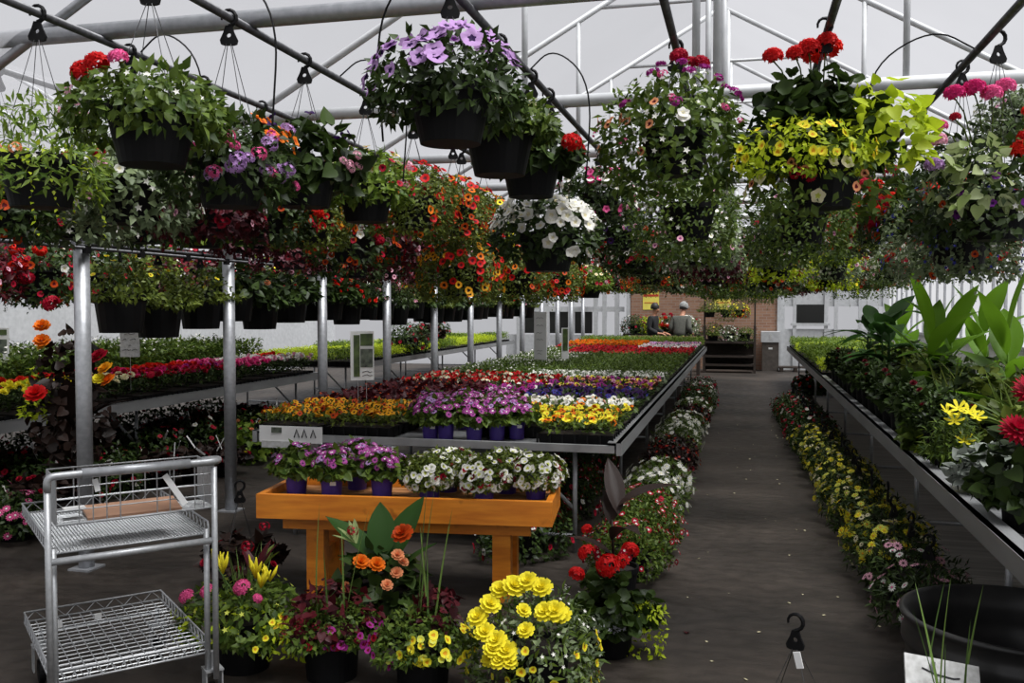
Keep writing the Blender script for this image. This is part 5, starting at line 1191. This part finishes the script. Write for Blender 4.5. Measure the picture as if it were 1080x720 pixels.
# ================================================================== people
def body(name, label, loc, rz, cloth, hairm, cap=None, lean=.05, hood=False):
    o = bpy.data.objects.new(name, bpy.data.meshes.new(name)); COL.objects.link(o); tag(o, label, 'person'); o.location = loc; o.rotation_euler = (0, 0, rz)
    def skin(ob, V, E, Rr, root, mat_):
        me = ob.data; me.from_pydata(V, E, []); me.materials.append(mat_)
        m = ob.modifiers.new('skin', 'SKIN'); m.use_smooth_shade = True
        for i, r in enumerate(Rr): me.skin_vertices[0].data[i].radius = r if isinstance(r, tuple) else (r, r)
        me.skin_vertices[0].data[root].use_root = True
        ob.modifiers.new('sub', 'SUBSURF').render_levels = 2
    def pts(inflate):
        V = [(0, 0, .95), (0, -lean * .3, 1.12), (0, -lean, 1.34), (0, -lean * 1.2, 1.46), (0, -lean * 1.6, 1.54), (0, -lean * 2.0, 1.62), (0, -lean * 2.2, 1.70)]
        Rr = [(.15, .1), (.145, .1), (.165, .11), (.075, .07), (.055, .055), (.075, .09), (.07, .085)]
        E = [(0, 1), (1, 2), (2, 3), (3, 4), (4, 5), (5, 6)]
        V += [(0, -lean * 2 - .1, 1.60)]; Rr += [.018]; E += [(5, 7)]
        for s in (-1, 1):
            b = len(V)
            V += [(s * .19, -lean, 1.42), (s * .24, -.02, 1.16), (s * .2, -.24, 1.05), (s * .17, -.32, 1.05)]; Rr += [.055, .045, .034, .028]
            E += [(2, b), (b, b + 1), (b + 1, b + 2), (b + 2, b + 3)]
            for k in range(4):
                c = len(V); dx = (k - 1.5) * .019; L = (.07, .082, .085, .068)[k]
                V += [(s * .17 + dx, -.36, 1.045), (s * .17 + dx * 1.2, -.36 - L * .5, 1.03), (s * .17 + dx * 1.2, -.36 - L * .85, 1.0)]; Rr += [.011, .009, .008]; E += [(b + 3, c), (c, c + 1), (c + 1, c + 2)]
            c = len(V); V += [(s * .17 - s * .04, -.34, 1.04), (s * .17 - s * .06, -.38, 1.02)]; Rr += [.011, .009]; E += [(b + 3, c), (c, c + 1)]
            b = len(V); V += [(s * .1, 0, .86), (s * .11, -.02, .48), (s * .11, .02, .1), (s * .11, -.06, .04), (s * .115, -.16, .03)]; Rr += [.09, .06, .045, .045, .03]
            E += [(0, b), (b, b + 1), (b + 1, b + 2), (b + 2, b + 3), (b + 3, b + 4)]
        return V, E, Rr
    V, E, Rr = pts(0); cov = set([0, 1, 2, 3, 8, 9]) | set(range(26, 31)) | set(range(31, 33)) | set(range(49, 54))
    skin(o, V, E, [tuple(x * .72 for x in (r if isinstance(r, tuple) else (r, r))) if i in cov else r for i, r in enumerate(Rr)], 0, M['skin'])
    def sub(nm, idx, extra, mat_):
        c = bpy.data.objects.new(nm, bpy.data.meshes.new(nm)); COL.objects.link(c); c.parent = o
        mp = {i: k for k, i in enumerate(idx)}; VV = [V[i] for i in idx]; EE = [(mp[a], mp[b]) for a, b in E if a in mp and b in mp]
        RR = [tuple(x + extra for x in (Rr[i] if isinstance(Rr[i], tuple) else (Rr[i], Rr[i]))) for i in idx]; skin(c, VV, EE, RR, 0, mat_); return c
    arms = [8, 9, 10]; L1 = 8 + 4 + 12 + 2; leg1 = [L1, L1 + 1, L1 + 2]; r0 = L1 + 5; arms2 = [r0, r0 + 1, r0 + 2]; leg2 = [r0 + 18, r0 + 19, r0 + 20]
    sub('jacket', [0, 1, 2, 3] + arms + arms2, .022, cloth); sub('trousers', [0] + leg1 + leg2, .02, M['jeans'])
    def cap_(nm, mat_, zc, r, zmin, back=0):
        b = MB(); n = 20
        for i in range(9):
            pass
        prof = [(r * math.cos(t), zc + r * 1.15 * math.sin(t)) for t in np.linspace(-.35, PI / 2 - .02, 9)]
        b.lathe(prof, n, (0, -lean * 2.1 + back, 0)); return b.build(nm, mat_, o, True)
    cap_('hair', hairm, 1.675, .104, 0, .02)
    if cap: q = cap_('cap', cap, 1.7, .112, 0, .01); MB().box((0, -lean * 2.1 - .13, 1.69), (.15, .1, .012)).build('peak', cap, q)
    return o
p = atY(687, 345, 22.6); body('person', 'person with dark hair in a black hooded jacket standing past the long bench', (p.x, 22.6, 0), R_(75), M['hoodie'], M['hair'])
p = atY(717, 345, 22.9); body('person', 'person in a grey shirt and pale cap bent over flowers by the brick wall', (p.x, 22.7, -.08 + .08), R_(160), M['greyshirt'], M['hair'], M['cap'], .13)

# ================================================================== fallen petals on the floor
rg = np.random.default_rng(3); n = 46
P = np.stack([rg.uniform(-.4, .75, n), rg.uniform(3.4, 14, n), np.full(n, .006)], 1)
N = rg.normal(size=P.shape) * .15; N[:, 2] = 1
me = npmesh('fallen_petals', *scat(T['tiny'], P, faceB(N, rg), rg.uniform(.006, .014, n)), [petal(C['cream'])])
tag(put('fallen_petals', me), 'pale fallen petals scattered over the dark aisle floor', 'petals', None, 'stuff')
q = on(724, 668, .004); tag(put('fallen_leaf', bigleaf(.05, .03, .3, 'maroon', name='fallen_leaf'), None, (q.x, q.y, .008)), 'single curled red brown leaf lying on the aisle floor', 'leaf')
# ================================================================== light
w = bpy.data.worlds.new('overcast_sky'); sc.world = w; w.use_nodes = True
w.node_tree.nodes['Background'].inputs[0].default_value = (.95, .955, 1, 1)
w.node_tree.nodes['Background'].inputs[1].default_value = .52
sl = bpy.data.lights.new('sun_through_cloud', 'SUN'); sl.energy = 7.5; sl.angle = R_(35)
so = bpy.data.objects.new('sun_through_cloud', sl); COL.objects.link(so); so.rotation_euler = (R_(10), R_(22), 0)
for o_ in sc.objects:
    if o_.get('label') and len(o_['label'].split()) > 16: print('LONG', o_['label'])
sc.view_settings.view_transform = 'Standard'; sc.view_settings.look = 'None'; sc.view_settings.gamma = 1
sc.view_settings.use_curve_mapping = False; sc.view_settings.exposure = 0.0
sc.cycles.use_denoising = True
sc.cycles.max_bounces = 8; sc.cycles.transparent_max_bounces = 8; sc.cycles.diffuse_bounces = 3
sc.cycles.caustics_reflective = False; sc.cycles.caustics_refractive = False
